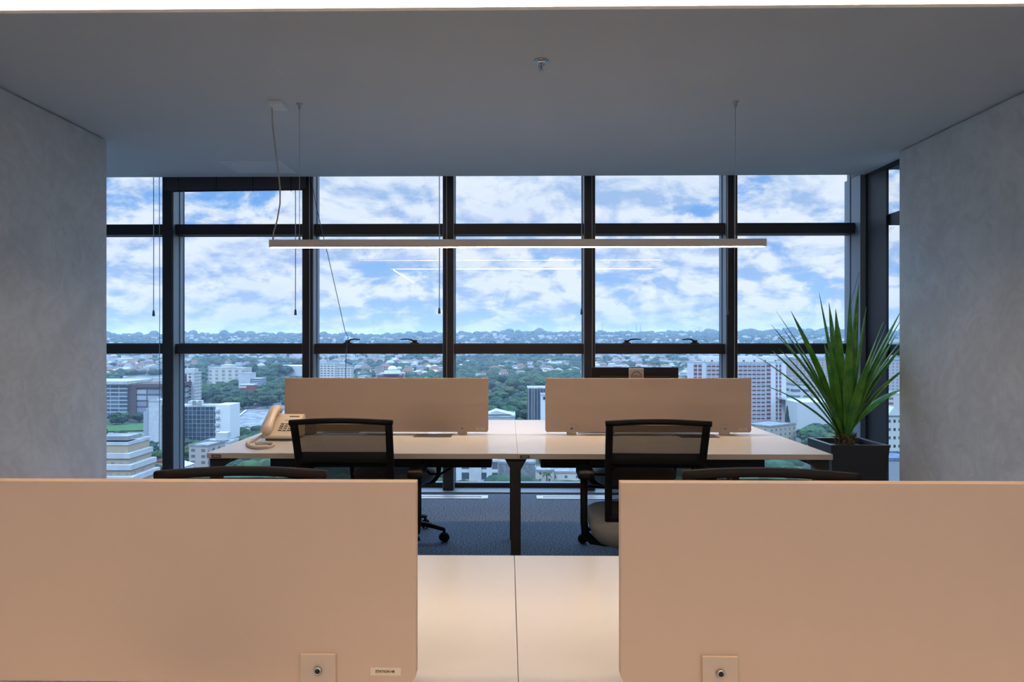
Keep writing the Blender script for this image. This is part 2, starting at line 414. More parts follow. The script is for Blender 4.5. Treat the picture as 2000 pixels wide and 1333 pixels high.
for k, (px, py) in enumerate(((300, 610), (577, 608), (858, 605), (1136, 607), (1421, 608), (1694, 610))):
    p = at(px, py, 6.045); t = thing('blind_cord', (p.x, 6.045, 0), 0, 'pale blind cord with tassel hanging ' + ORD[k], 'cord', 'blind pull cords with tassels')
    MB().tube([(0, 0, BZ-0.001), (0.001, 0, 2.0), (0, 0, p.z+0.01)], 0.0035, 6).build('cord', M_cord, t)
    MB().lathe([(0.004, 0.015), (0.008, 0.008), (0.011, -0.028), (0.009, -0.034)], (0, 0, p.z), 10).build('tassel', pbr('tassel_grey', (0.13, 0.14, 0.16), 0.5) if k == 0 else MATS['tassel_grey'], t)
ORD2 = ['just left of the first mullion', 'over the second mullion', 'over the third mullion', 'over the fourth mullion', 'over the fifth mullion']
for k, (px, py) in enumerate(((311, 936), (604, 936), (872, 936), (1156, 936), (1434, 936))):
    p = at(px, py, 6.040)
    o = MB().tube([(p.x, 6.040, BZ-0.001), (p.x+0.004, 6.040, 1.6), (p.x, 6.040, 0.35)], 0.0030, 6).build('blind_cord', M_cable)
    tag(o, 'long thin blind cord reaching towards the floor ' + ORD2[k], 'cord', 'long blind cords')
pth = [at(603, 345.5, 6.045), at(618, 405, 6.045), at(640, 497, 6.045), at(660, 585, 6.040), at(674, 648, 6.045), at(680, 658, 6.045), at(676, 690, 6.045), at(675.5, 736, 6.045), at(675, 860, 6.045)]
pth[0].z = BZ - 0.002
tag(MB().tube(pth, 0.0028, 6).build('blind_cord', pbr('dark_cord', (0.10, 0.11, 0.13), 0.6)), 'dark cord pulled diagonally from the ceiling to the window handle in the third bay', 'cord')
pth = [at(1698, 345, 6.045), at(1690, 440, 6.045), at(1678, 530, 6.045), at(1660, 600, 6.045), at(1655, 700, 6.045)]
pth[0].z = BZ - 0.002
tag(MB().tube(pth, 0.0018, 6).build('blind_cord', MATS['dark_cord']), 'very thin cord slanting down behind the potted plant', 'cord')

# ------------------------------------------------------------------ floor grilles along the window
for k, (xa, xb, lb) in enumerate(((at(700, 972, 5.85).x, at(953, 972, 5.85).x, 'left'), (at(1048, 972, 5.85).x, at(1300, 972, 5.85).x, 'right'))):
    g = thing('floor_vent', ((xa+xb)/2, 5.845, 0.0), 0, 'white slotted floor vent by the window, %s of the middle desk leg' % lb, 'floor vent', 'floor vents at the window')
    h = (xb-xa)/2
    MB().box(-h, h, -0.06, -0.018, 0.0005, 0.006).box(-h, h, 0.018, 0.06, 0.0005, 0.006).box(-h, -h+0.05, -0.018, 0.018, 0.0005, 0.006).box(h-0.05, h, -0.018, 0.018, 0.0005, 0.006).build('frame', M_alu, g)
    MB().box(-h+0.05, h-0.05, -0.018, 0.018, 0.0003, 0.002).build('slot', M_black, g)
    MB().box(-h+0.05, h-0.05, -0.003, 0.003, 0.002, 0.005).build('vane', M_alu, g)

# ------------------------------------------------------------------ ceiling: hatch, sprinkler
h = thing('ceiling_grille', (-1.925, 5.68, CZ), 0, 'square pale grille panel set in the ceiling above the left windows', 'grille')
fr = MB().box(-0.23, 0.23, -0.2, -0.175, -0.006, -0.0005).box(-0.23, 0.23, 0.175, 0.2, -0.006, -0.0005).box(-0.23, -0.205, -0.175, 0.175, -0.006, -0.0005).box(0.205, 0.23, -0.175, 0.175, -0.006, -0.0005)
fr.build('frame', M_white, h)
MB().box(-0.204, 0.204, -0.174, 0.174, -0.002, -0.0004).build('panel', pbr('panel_grey', (0.30, 0.31, 0.33), 0.8), h)
ss = MB()
for k in range(11):
    y = -0.16 + k*0.032
    ss.add([(-0.204,y,-0.003),(0.204,y,-0.003),(0.204,y+0.018,-0.006),(-0.204,y+0.018,-0.006)], [(0,1,2,3)])
ss.build('slats', M_white, h)
p = onz(1057, 118.5, CZ)
s = thing('fire_sprinkler', (p.x, p.y, CZ), 0, 'small chrome fire sprinkler with red bulb on the ceiling', 'sprinkler')
MB().lathe([(0.012, -0.018), (0.024, -0.016), (0.034, -0.008), (0.037, -0.0005)], n=28).build('rosette', M_chrome, s)
MB().tube([(-0.009,0,-0.016),(-0.011,0,-0.028),(-0.004,0,-0.042)], 0.0022, 8).tube([(0.009,0,-0.016),(0.011,0,-0.028),(0.004,0,-0.042)], 0.0022, 8).lathe([(0.005,-0.046),(0.005,-0.038)], n=10).build('frame_arms', M_steel, s)
MB().tube([(0,0,-0.017),(0,0,-0.040)], 0.003, 8).build('bulb', M_red, s)
MB().lathe([(0.005,-0.050),(0.014,-0.048),(0.014,-0.0465),(0.004,-0.0460)], n=16).build('deflector', M_steel, s)

# ------------------------------------------------------------------ pendants
def pendant(cx, cy, half, led, label, photo=True):
    z0, z1 = 1.774, 1.816
    t = thing('pendant_light', (cx, cy, 0), 0, label, 'pendant light', 'long linear pendants above the benches')
    b = MB().box(-half, half, -0.03, -0.024, z0, z1).box(-half, half, 0.024, 0.03, z0, z1).box(-half, half, -0.024, 0.024, z1-0.006, z1)
    b.box(-half, -half+0.004, -0.024, 0.024, z0, z1-0.006).box(half-0.004, half, -0.024, 0.024, z0, z1-0.006)
    b.build('lamp_body', M_lampbody, t)
    MB().box(-half+0.004, half-0.004, -0.0238, 0.0238, z0+0.0035, z0+0.009).build('diffuser', led, t)
    for sx in (-1, 1):
        x = sx * (half - 0.165)
        MB().tube([(x, 0, CZ-0.03), (x, 0, z1+0.02)], 0.0016, 6).build('suspension_wire', M_steel, t)
        MB().lathe([(0.003, -0.034), (0.009, -0.026), (0.010, -0.006), (0.020, -0.003), (0.020, -0.0005)], (x, 0, CZ), 12).build('ceiling_anchor', M_steel, t)
        MB().lathe([(0.007, 0.0), (0.005, 0.022), (0.002, 0.026)], (x, 0, z1), 10).build('wire_stud', M_steel, t)
    MB().box(-half-0.065+0.07, -half+0.065+0.02, -0.065, 0.065, CZ-0.022, CZ-0.0005).build('ceiling_rose', M_white, t, bevel=0.004)
    pts = [(531, 208), (532, 240), (537, 285), (543, 330), (547, 368), (547, 398), (541, 432), (534, 455), (533, 470)]
    P = [at(a, b_, 4.17) for a, b_ in pts]; P[0].z = CZ-0.02; P[-1].z = z1
    ref = 0.0515
    MB().tube([(q.x - ref + (-half + 1.40 if False else 0), 0, q.z) for q in P], 0.0042, 8).build('power_cable', M_cable, t)
    return t
pendant(0.0515, 4.17, 1.397, M_led, 'long slim pendant lamp hanging across the middle windows above the far desks')
pendant(0.0515, 1.04, 1.397, M_ledn, 'long slim pendant lamp above the nearest desks, out of the top of the photo')

# ================================================================== DESKS
def bench(x0, y0, label):
    t = thing('desk_bench', (x0, y0, 0), 0, label, 'desk', 'four seat desk benches')
    for sx in (-1, 1):
        for sy in (-1, 1):
            xa, xb = sorted((sx*0.0004, sx*1.4)); ya, yb = sorted((sy*0.0008, sy*0.70))
            MB().box(xa, xb, ya, yb, 0.7155, 0.74).build('tabletop', M_desk, t, bevel=0.0012)
            # edge banding strip in the duller edge colour
            MB().box(xa, xb, sy*0.70 - (0.0 if sy > 0 else 0.0012), sy*0.70 + (0.0012 if sy > 0 else 0.0), 0.7165, 0.7385).build('edge_band', M_edge, t)
            # flap
            fx = -0.44 if sx < 0 else (1.4-0.44)
            if sy > 0: fx = -0.96 if sx < 0 else 0.44
            MB().box(fx-0.10, fx+0.10, sy*0.03 if sy > 0 else -0.15, 0.15 if sy > 0 else -0.03, 0.7402, 0.7425).build('cable_flap', M_flap, t, bevel=0.0008)
    for x in (-1.377, -0.0085, 1.377):
        for sy in (-1, 1):
            ya, yb = sorted((sy*0.665, sy*0.62))
            m = MB().box(x-0.0225, x+0.0225, ya, yb, 0, 0.7154)
            ga = 0.052
            zb = 0.662
            if x < 1: m.prism([(x+0.0225, 0.715), (x+0.0225+0.030+(0.03 if x < -1 else 0), 0.715), (x+0.0225, zb)], 'y', ya, yb)
            if x > -1: m.prism([(x-0.0225, 0.715), (x-0.0225, zb), (x-0.0225-0.030-(0.03 if x > 1 else 0), 0.715)], 'y', ya, yb)
            m.build('leg', M_black, t)
        MB().box(x-0.02, x+0.02, -0.62, 0.62, 0.670, 0.7150).build('cross_beam', M_black, t)
    for sx in (-1, 1):
        xa, xb = sorted((sx*0.02, sx*1.357))
        for yy in (-0.40, 0.36): MB().box(xa+0.001, xb-0.001, yy, yy+0.04, 0.685, 0.7150).build('support_rail', M_black, t)
        xa, xb = sorted((sx*0.13, sx*1.30))
        tr = MB().box(xa, xb, -0.12, -0.117, 0.577, 0.690).box(xa, xb, 0.117, 0.12, 0.577, 0.690).box(xa, xb, -0.117, 0.117, 0.577, 0.580)
        tr.box(xa, xa+0.003, -0.117, 0.117, 0.58, 0.69).box(xb-0.003, xb, -0.117, 0.117, 0.58, 0.69)
        for q in (xa+0.1, xb-0.13): tr.box(q, q+0.03, -0.124, -0.12, 0.60, 0.7145).box(q, q+0.03, 0.12, 0.124, 0.60, 0.7145)
        tr.build('cable_tray', M_tray, t)
        # a power lead looping down from the tray
        lx = sx*0.36 if sx > 0 else -0.5
        MB().tube([(lx, -0.122, 0.70), (lx, -0.15, 0.66), (lx+0.02, -0.17, 0.585), (lx+0.05, -0.16, 0.55), (lx+0.10, -0.14, 0.545), (lx+0.15, -0.12, 0.57), (lx+0.16, -0.10, 0.60)], 0.006, 8).build('power_lead', M_plastic, t)
    for x in (-1.4+0.0435, 0.031):
        l = MB().box(x-0.0215, x+0.0215, -0.7022, -0.7012, 0.7192, 0.7330).build('edge_label', M_black, t)
        text_mesh('lettering', 'HOM-ICE', 0.0095, M_lightgrey, l, (x, -0.7024, 0.7261), font_scale_x=0.88)
    return t
B1 = bench(0.0465, 4.00, 'pale four seat desk bench by the windows carrying the telephone and monitor')
B2 = bench(0.0163, 1.04, 'nearest pale four seat desk bench at the bottom of the photo')

def screen(cx, yface, label, text, mirror):
    t = thing('desk_screen', (cx, yface + 0.0115, 0.74), 0, label, 'desk divider', 'taupe divider panels on the desk benches')
    hw = 0.5535; z0, z1 = 0.0112, 0.302; ch = 0.010
    MB().prism([(-hw+ch*0.6, z0), (hw-ch*0.6, z0), (hw, z0+ch), (hw, z1), (-hw, z1), (-hw, z0+ch)], 'y', -0.0115, 0.0115).build('panel', M_screen, t, bevel=0.0012)
    for sx in (-1, 1):
        x = sx*(hw - 0.141)
        b = MB().box(x-0.0255, x+0.0255, -0.0165, -0.0118, 0.0005, 0.0545).box(x-0.0255, x+0.0255, 0.0118, 0.0165, 0.0005, 0.0545).box(x-0.0255, x+0.0255, -0.0118, 0.0118, 0.0005, 0.0108)
        b.build('bracket', M_bracket, t, bevel=0.001)
        sc = MB(); n = 18
        rings = []
        for r, y in ((0.0030, -0.0170), (0.0036, -0.0205), (0.0052, -0.0212), (0.0060, -0.0195), (0.0062, -0.0166)):
            rings.append([(x + r*math.cos(2*PI*k/n), y, 0.031 + r*math.sin(2*PI*k/n)) for k in range(n)])
        sc.loft(rings)
        sc.build('screw', M_steel, t)
        MB().loft([[(x + 0.0030*math.cos(2*PI*k/6), y, 0.031 + 0.0030*math.sin(2*PI*k/6)) for k in range(6)] for y in (-0.0207, -0.0171)], 0, False).build('screw_socket', M_black, t)
    if text is not None:
        sxx = hw - 0.0435
        st = MB().box(sxx-0.022, sxx+0.022, -0.0121, -0.01165, 0.0225-0.006+0.006, 0.034).build('name_sticker', M_sticker, t)
        text_mesh('lettering', text, 0.0052, M_ink, st, (sxx-0.001, -0.0124, 0.0282), depth=0.0001, font_scale_x=0.98)
    return t
screen(-0.657, 3.989, 'far left taupe desk divider, behind the telephone and left mesh chair', 'STATION', False)
screen(0.759, 3.989, 'far right taupe desk divider, in front of the monitor', 'STATION', False)
screen(-0.1326-0.5535, 1.065, 'near left taupe desk divider filling the lower left corner', 'STATION 48', False)
screen(0.1640+0.5535, 1.065, 'near right taupe desk divider filling the lower right corner', None, False)

# ================================================================== MONITOR
mon = thing('monitor', (0, 4.32, 0.74), 0, 'black computer monitor seen from behind over the far right divider', 'monitor')
pl = at(1155.5, 718, 4.30); pr = at(1326, 718, 4.30); mcx = (pl.x+pr.x)/2; mon.location.x = mcx
mw = (pr.x-pl.x)/2; mt = pl.z - 0.74
MB().box(-mw, mw, -0.012, 0.014, mt-0.315, mt).box(-mw+0.05, mw-0.05, -0.032, -0.012, mt-0.27, mt-0.05).build('display_housing', M_plastic, mon, bevel=0.004)
MB().box(-mw+0.008, mw-0.008, 0.0141, 0.0150, mt-0.305, mt-0.008).build('display_glass', pbr('screen_glass', (0.01, 0.01, 0.012), 0.15), mon)
M_neck = pbr('grey_stand', (0.27, 0.245, 0.225), 0.4, metal=0.1)
nb = MB().box(-0.0425, 0.0425, -0.062, -0.044, 0.012, mt-0.004).box(-0.03, 0.03, -0.044, -0.0325, mt-0.20, mt-0.08)
neck = nb.build('stand_neck', M_neck, mon, bevel=0.004)
MB().loft([rrect(0.13, 0.10, 0.02, 0.0008, 0, -0.04), rrect(0.13, 0.10, 0.02, 0.011, 0, -0.04)], 0, False).build('stand_foot', M_neck, mon)
rz = (at(1240, 735.5, 4.26).z - 0.74)
ring = MB(); n = 36
ring.loft([[((0.0295 if k2 in (0, 3) else 0.0255)*math.cos(2*PI*k/n), (-0.0625 if k2 < 2 else -0.0632), rz + (0.0295 if k2 in (0, 3) else 0.0255)*math.sin(2*PI*k/n)) for k in range(n)] for k2 in (0, 1, 2, 3, 0)], cap=False)
ring.build('emblem_ring', M_ink, neck)
text_mesh('lettering', 'DELL', 0.0185, M_ink, neck, (0, -0.0627, rz), font_scale_x=1.02)

# ================================================================== TELEPHONE
ph = thing('desk_telephone', (-1.155, 3.79, 0.74), 0, 'cream desk telephone with coiled cord on the far left desk', 'telephone')
hx = 0.085
prof = [(-0.095, 0.012), (0.085, 0.012), (0.098, 0.100), (0.094, 0.116), (0.080, 0.119), (-0.088, 0.030), (-0.097, 0.024)]
MB().prism(prof, 'x', -hx, hx).build('phone_body', M_phone, ph, bevel=0.003)
MB().box(-0.07, 0.07, -0.075, 0.075, 0.0008, 0.0118).build('foot', M_key, ph)
slope = (0.119-0.030)/(0.080+0.088)
def onface(x, u, lift=0.0):   # u = distance in y
    return (x, u, 0.030 + (u+0.088)*slope + lift)
for r in range(4):
    for c in range(3):
        kx = 0.000 + c*0.0235 - 0.004; ky = -0.052 + r*0.0165
        a = math.atan(slope)
        k = MB().box(-0.0085, 0.0085, -0.005, 0.005, 0, 0.004).build('key', M_key, ph, onface(kx, ky, 0.0003), bevel=0.001)
        k.rotation_euler = (a, 0, 0)
        q = MB().box(-0.0062, 0.0062, -0.0015, 0.0042, 0.0041, 0.0048).build('key_cap', M_phone, k)
for nm, xx, yy, wx, wy in (('display_slot', 0.040, 0.058, 0.025, 0.004), ('function_key', 0.006, 0.028, 0.007, 0.0025), ('function_key', 0.032, 0.028, 0.007, 0.0025)):
    k = MB().box(-wx, wx, -wy, wy, 0, 0.0015).build(nm, M_key if nm == 'display_slot' else M_cable, ph, onface(xx, yy, 0.0003)); k.rotation_euler = (math.atan(slope), 0, 0)
# handset, lying along the left side in its cradle
hs = MB(); rings = []
L = [(-0.108, 0.040, 0.016, 0.010), (-0.100, 0.047, 0.024, 0.020), (-0.080, 0.060, 0.027, 0.021), (-0.050, 0.084, 0.024, 0.015), (-0.01, 0.112, 0.022, 0.013), (0.035, 0.136, 0.023, 0.014), (0.065, 0.142, 0.026, 0.018), (0.090, 0.137, 0.026, 0.021), (0.104, 0.126, 0.022, 0.016), (0.110, 0.120, 0.012, 0.008)]
for i, (y, z, wx, hz_) in enumerate(L):
    a = L[max(i-1, 0)]; b = L[min(i+1, len(L)-1)]; d = Vector((0, b[0]-a[0], b[1]-a[1])).normalized(); nrm = Vector((0, -d.z, d.y))
    rings.append([Vector((-0.062, y, z+0.004)) + Vector((1, 0, 0))*math.cos(2*PI*k/16)*wx*1.14 + nrm*math.sin(2*PI*k/16)*hz_*1.2 for k in range(16)])
hs.loft(rings); hs.build('handset', M_phone, ph)
MB().lathe([(0.017, -0.018), (0.020, 0.0), (0.018, 0.012)], (-0.060, 0.075, 0.115), 16).lathe([(0.017, -0.010), (0.020, 0.0), (0.018, 0.018)], (-0.060, -0.080, 0.043), 16).build('handset_cup', M_phone, ph)
pts = [(507, 852), (500, 861), (489, 862.5), (483, 867), (488, 872), (503, 875), (520, 874.5), (532, 871), (534, 867.5), (524, 865.5), (508, 866), (499, 867)]
cp = [onz(a, b_, 0.747) - Vector((-1.155, 3.79, 0.74)) for a, b_ in pts]
cp[0] = Vector((-0.062, -0.110, 0.038)); cp[1].z = 0.012
def spline(P, m):
    out = []
    for i in range(len(P)-1):
        p0 = P[max(i-1, 0)]; p1 = P[i]; p2 = P[i+1]; p3 = P[min(i+2, len(P)-1)]
        for k in range(m):
            t = k/m
            out.append(0.5*((2*p1) + (-p0+p2)*t + (2*p0-5*p1+4*p2-p3)*t*t + (-p0+3*p1-3*p2+p3)*t**3))
    out.append(P[-1]); return out
sp_ = spline(cp, 60); coil = []
acc = 0.0
for i in range(len(sp_)-1):
    d = sp_[i+1]-sp_[i]; acc += d.length; dn = d.normalized()
    e1 = Vector((0, 0, 1)); e2 = dn.cross(e1).normalized(); e1 = e2.cross(dn)
    ang = acc/0.0045*2*PI
    coil.append((ang, sp_[i], e1, e2))
# resample finely so every turn has eight points
cc = []
for i in range(len(coil)-1):
    a0, p0, u0, w0 = coil[i]; a1, p1, u1, w1 = coil[i+1]; m = max(1, int((a1-a0)/(PI/4)))
    for k in range(m):
        f = k/m; a = a0+(a1-a0)*f; p = p0.lerp(p1, f)
        cc.append(p + u0*math.cos(a)*0.0066 + w0*math.sin(a)*0.0066)
MB().tube(cc, 0.0019, 5).build('coiled_cord', M_phone, ph)

# ================================================================== CHAIRS
def make_chair(label):
    t = thing('office_chair', (0, 0, 0), 0, label, 'chair', 'black mesh office chairs')
    # seat
    sec = [(0.345, .10, .10, .05), (0.360, .165, .16, .07), (0.385, .215, .205, .08), (0.415, .242, .228, .09), (0.445, .250, .238, .09), (0.470, .245, .232, .09), (0.485, .225, .212, .085), (0.491, .18, .165, .08), (0.492, .08, .08, .05)]
    MB().loft([rrect(a, b, r, z, 0, 0.02, 6) for z, a, b, r in sec]).build('seat', M_seat, t)
    # backrest plane: y(z), slight concave curve in x
    def bp(x, z, off=0.0):
        tz = (z-0.50)/0.43
        y = -0.215 - 0.125*tz + 0.02*math.sin(PI*tz) - 0.10*x*x*-1.0*1.2
        return Vector((x, y + off, z))
    def hwid(z): return 0.198 + 0.008*(z-0.50)/0.43
    def bar(mb, pts2, wx, ty):
        # sweep a rounded-rect bar through (x,z) points on the curved back plane
        n = len(pts2); rings = []
        for i, (x, z) in enumerate(pts2):
            a = pts2[max(i-1, 0)]; b = pts2[min(i+1, n-1)]; d = Vector((b[0]-a[0], 0, b[1]-a[1])).normalized(); nn = Vector((-d.z, 0, d.x))
            c = bp(x, z); r_ = []
            for k in range(12):
                an = 2*PI*k/12; cx_ = math.copysign(abs(math.cos(an))**0.6, math.cos(an)); cy_ = math.copysign(abs(math.sin(an))**0.6, math.sin(an))
                r_.append(c + nn*cx_*wx + Vector((0, 1, 0))*cy_*ty)
            rings.append(r_)
        mb.loft(rings)
    fr = MB()
    zs = [0.50 + 0.425*k/10 for k in range(11)]
    bar(fr, [(-hwid(z)+0.014, z) for z in zs], 0.015, 0.013)
    bar(fr, [(hwid(z)-0.014, z) for z in zs], 0.015, 0.013)
    W_ = hwid(0.93)+0.002
    bar(fr, [(-W_ + 2*W_*k/12, 0.916 + 0.009*math.sin(PI*k/12)) for k in range(13)], 0.0115, 0.016)
    W2 = hwid(0.5)-0.002
    bar(fr, [(-W2 + 2*W2*k/12, 0.512) for k in range(13)], 0.016, 0.014)
    frame = fr.build('backrest_frame', M_plastic, t)
    lb = MB(); Wl = 0.186
    bar(lb, [(-Wl + 2*Wl*k/12, 0.766) for k in range(13)], 0.024, 0.010)
    lb.build('lumbar_bar', M_plastic, t)
    g = MB(); nx, nz = 12, 10; vs = []
    for j in range(nz+1):
        z = 0.515 + (0.910-0.515)*j/nz
        for i in range(nx+1):
            ww = hwid(z)-0.02; vs.append(bp(-ww + 2*ww*i/nx, z, 0.002))
    g.add(vs, [(j*(nx+1)+i, j*(nx+1)+i+1, (j+1)*(nx+1)+i+1, (j+1)*(nx+1)+i) for j in range(nz) for i in range(nx)], 0, True)
    g.build('backrest_mesh', M_mesh, t)
    MB().tube([(0, -0.245, 0.60), (0, -0.255, 0.52), (0, -0.26, 0.45), (0, -0.235, 0.385), (0, -0.17, 0.355), (0, -0.08, 0.342)], [0.018, 0.022, 0.024, 0.024, 0.022, 0.02], 10, flat=1.0).build('back_post', M_plastic, t)
    MB().loft([rrect(0.06, 0.09, 0.02, 0.315), rrect(0.07, 0.10, 0.02, 0.344)], 0, False).build('seat_mechanism', M_plastic, t)
    MB().tube([(0.05, 0.05, 0.33), (0.16, 0.06, 0.335), (0.27, 0.06, 0.345)], [0.006, 0.006, 0.011], 8).build('height_lever', M_plastic, t)
    MB().lathe([(0.026, 0.10), (0.026, 0.22), (0.016, 0.221), (0.016, 0.316)], n=16).build('gas_lift', M_black, t)
    for sx in (-1, 1):
        ar = MB().tube([(sx*0.06, 0.01, 0.350), (sx*0.17, 0.0, 0.352), (sx*0.235, -0.005, 0.362), (sx*0.264, -0.005, 0.395), (sx*0.270, -0.005, 0.45), (sx*0.270, -0.005, 0.645)], [0.018, 0.018, 0.019, 0.018, 0.016, 0.016], 10)
        ar.loft([rrect(0.036, 0.115, 0.03, z, sx*0.262, 0.03) for z in (0.645, 0.652, 0.668)] + [rrect(0.028, 0.105, 0.026, 0.674, sx*0.262, 0.03)], 0, True)
        ar.build('armrest', M_plastic, t)
    bs = MB().lathe([(0.03, 0.07), (0.045, 0.075), (0.05, 0.10), (0.036, 0.125), (0.03, 0.128)], n=20)
    for k in range(5):
        a = 2*PI*k/5 + 0.31; c_, s_ = math.cos(a), math.sin(a)
        bs.tube([(c_*r, s_*r, z) for r, z in ((0.02, 0.105), (0.12, 0.108), (0.22, 0.098), (0.29, 0.082), (0.318, 0.076))], [0.026, 0.024, 0.020, 0.017, 0.015], 10, flat=0.75)
    base = bs.build('star_base', M_plastic, t)
    for k in range(5):
        a = 2*PI*k/5 + 0.31; c_, s_ = math.cos(a)*0.315, math.sin(a)*0.315
        w_ = MB(); b = rnd.uniform(0, PI); ax = Vector((math.cos(b), math.sin(b), 0)); fw = Vector((-ax.y, ax.x, 0))
        for q in (-1, 1):
            rings = []
            for r_, o_ in ((0.016, 0.006), (0.0275, 0.009), (0.0285, 0.014), (0.0275, 0.020), (0.018, 0.024)):
                rings.append([Vector((0, 0, 0.029)) + ax*q*o_ + fw*math.cos(2*PI*j/18)*r_ + Vector((0, 0, 1))*math.sin(2*PI*j/18)*r_ for j in range(18)])
            w_.loft(rings)
        w_.tube([(0, 0, 0.04), (0, 0, 0.078)], 0.009, 8)
        w_.loft([[Vector((0, 0, 0.031)) + ax*q + fw*math.cos(PI*j/10)*0.030 + Vector((0, 0, 1))*math.sin(PI*j/10)*0.030 for j in range(11)] for q in (-0.0055, 0.0055)], 0, True)
        w_.build('caster', M_plastic, base, (c_, s_, 0))
    return t
ch0 = make_chair('black mesh chair facing away at the far left desk, beside the telephone')
xa = at(665.5, 830, 2.95).x; xb = at(1289, 830, 2.95).x
ch0.location = (xa, 3.285, 0)
def chair(x, y, rz, label):
    c = copy_tree(ch0); c.location = (x, y, 0); c.rotation_euler = (0, 0, rz); c['label'] = label; return c
chair(xb, 3.265, -0.03, 'black mesh chair facing away at the far right desk, in front of the divider')
chair(-0.70, 4.62, PI + 0.12, 'black chair on the window side of the far bench, left of the middle leg')
chair(0.77, 4.62, PI - 0.05, 'black chair on the window side of the far bench, below the monitor')
chair(at(481, 900, 1.81).x, 1.475, PI + 0.03, 'black chair back peeking over the near left divider')
chair(at(1480, 900, 1.81).x, 1.475, PI - 0.08, 'black chair back peeking over the near right divider')

# ================================================================== PLANT
PX_, PY_ = 2.475, 5.41
pt = thing('planter', (PX_, PY_, 0), 0, 'square tapered black planter in the right corner by the window', 'planter')
def sq(h, z): return [(-h, -h, z), (h, -h, z), (h, h, z), (-h, h, z)]
MB().loft([sq(0.165, 0.0005), sq(0.206, 0.508), sq(0.206, 0.512), sq(0.176, 0.512), sq(0.170, 0.47), sq(0.14, 0.06)], 0, False).build('pot', M_pot, pt, bevel=0.003)
MB().loft([rrect(0.168, 0.168, 0.01, 0.44), rrect(0.169, 0.169, 0.01, 0.466), rrect(0.09, 0.09, 0.05, 0.485)], 0, True).build('soil', M_soil, pt)
pn = thing('yucca_plant', (PX_-0.02, PY_-0.02, 0.46), 0, 'tall spiky green plant with sword shaped leaves in the black planter', 'plant')
st = MB().tube([(0, 0, 0.0), (0.003, 0, 0.05), (0, 0, 0.11)], [0.05, 0.058, 0.052], 14)
for k in range(60):
    a = rnd.uniform(0, 2*PI); z = rnd.uniform(0.0, 0.10); r = 0.052
    st.tube([(r*math.cos(a), r*math.sin(a), z), ((r+0.025)*math.cos(a), (r+0.025)*math.sin(a), z+0.03)], [0.008, 0.001], 4)
st.build('stem', pbr('husk_brown', (0.10, 0.075, 0.03), 0.9, col2=(0.03, 0.04, 0.015), scale=50), pn)
tips = [(1474, 694, -.10), (1478, 749, -.15), (1508, 685, .05), (1521, 681, -.05), (1506, 634, .0), (1515, 652, .12), (1528, 640, -.12), (1516, 608, .08), (1545, 608, -.08),
        (1600, 572, .0), (1606, 607, -.18), (1619, 591, .15), (1632, 603, -.12), (1610, 672, .22), (1660, 569, -.04), (1677, 554, .10), (1662, 625, -.24), (1692, 600, -.06), (1725, 629, .05), (1731, 636, .0),
        (1762, 603, .04), (1762, 621, .10), (1751, 652, -.12), (1766, 672, -.05), (1775, 714, -.12), (1800, 650, .05), (1720, 715, .25), (1700, 700, -.28), (1580, 735, -.30), (1560, 700, .28), (1640, 640, .25), (1790, 760, .1)]
for k, (px, py, dy) in enumerate(tips):
    tip = at(px, py, PY_-0.02 + dy) - Vector(pn.location)
    tip.x = min(tip.x, 0.47) if tip.x > 0.47 else tip.x
    a0 = math.atan2(tip.y, tip.x)
    base_z = 0.07 + rnd.random()*0.05
    horiz = Vector((tip.x, tip.y, 0)); L_ = horiz.length
    b0 = Vector((math.cos(a0)*0.03, math.sin(a0)*0.03, base_z))
    # Bezier: leaves rise steeply then arch outwards
    c1 = b0 + Vector((tip.x*0.22, tip.y*0.22, max(tip.z, 0.25)*0.38))
    c2 = b0.lerp(tip, 0.66) + Vector((0, 0, 0.035 + 0.06*min(1, L_)))
    N = 16; wmax = 0.029 if L_ < 0.3 else 0.026
    side0 = Vector((-math.sin(a0), math.cos(a0), 0)) if L_ > 0.02 else Vector((1, 0, 0))
    tw = rnd.uniform(-0.7, 0.7)
    vs = []; fs = []
    for i in range(N+1):
        t = i/N
        p = (1-t)**3*b0 + 3*(1-t)**2*t*c1 + 3*(1-t)*t*t*c2 + t**3*tip
        d = (3*(1-t)**2*(c1-b0) + 6*(1-t)*t*(c2-c1) + 3*t*t*(tip-c2)).normalized()
        sd_ = (side0 - d*side0.dot(d)).normalized(); nr = d.cross(sd_)
        an = tw*(0.4+0.6*t); s2 = sd_*math.cos(an) + nr*math.sin(an); n2 = d.cross(s2)
        wd = wmax*(0.55 + 0.75*math.sin(PI*min(1, t*1.15)**0.8) if t < 0.87 else 0)
        if t >= 0.35: wd = wmax*1.15*max(0.03, (1-((t-0.35)/0.65)**1.9))
        else: wd = wmax*(0.42 + 0.73*(t/0.35))
        fold = 0.35*wd
        for q, hgt in ((-1, 0), (-0.5, -fold*0.6), (0, -fold), (0.5, -fold*0.6), (1, 0)):
            vs.append(p + s2*wd*q + n2*(-hgt))
        for q, hgt in ((1, 0.0012), (0.5, 0.0012-fold*0.6), (0, 0.002-fold), (-0.5, 0.0012-fold*0.6), (-1, 0.0012)):
            vs.append(p + s2*wd*q*0.98 + n2*(-hgt))
    for i in range(N):
        for j in range(10):
            j2 = (j+1) % 10; fs.append((i*10+j, i*10+j2, (i+1)*10+j2, (i+1)*10+j))
    fs.append(tuple(range(10))); fs.append(tuple(N*10+j for j in range(10)))
    MB().add(vs, fs, 0, True).build('leaf', M_leaf, pn)

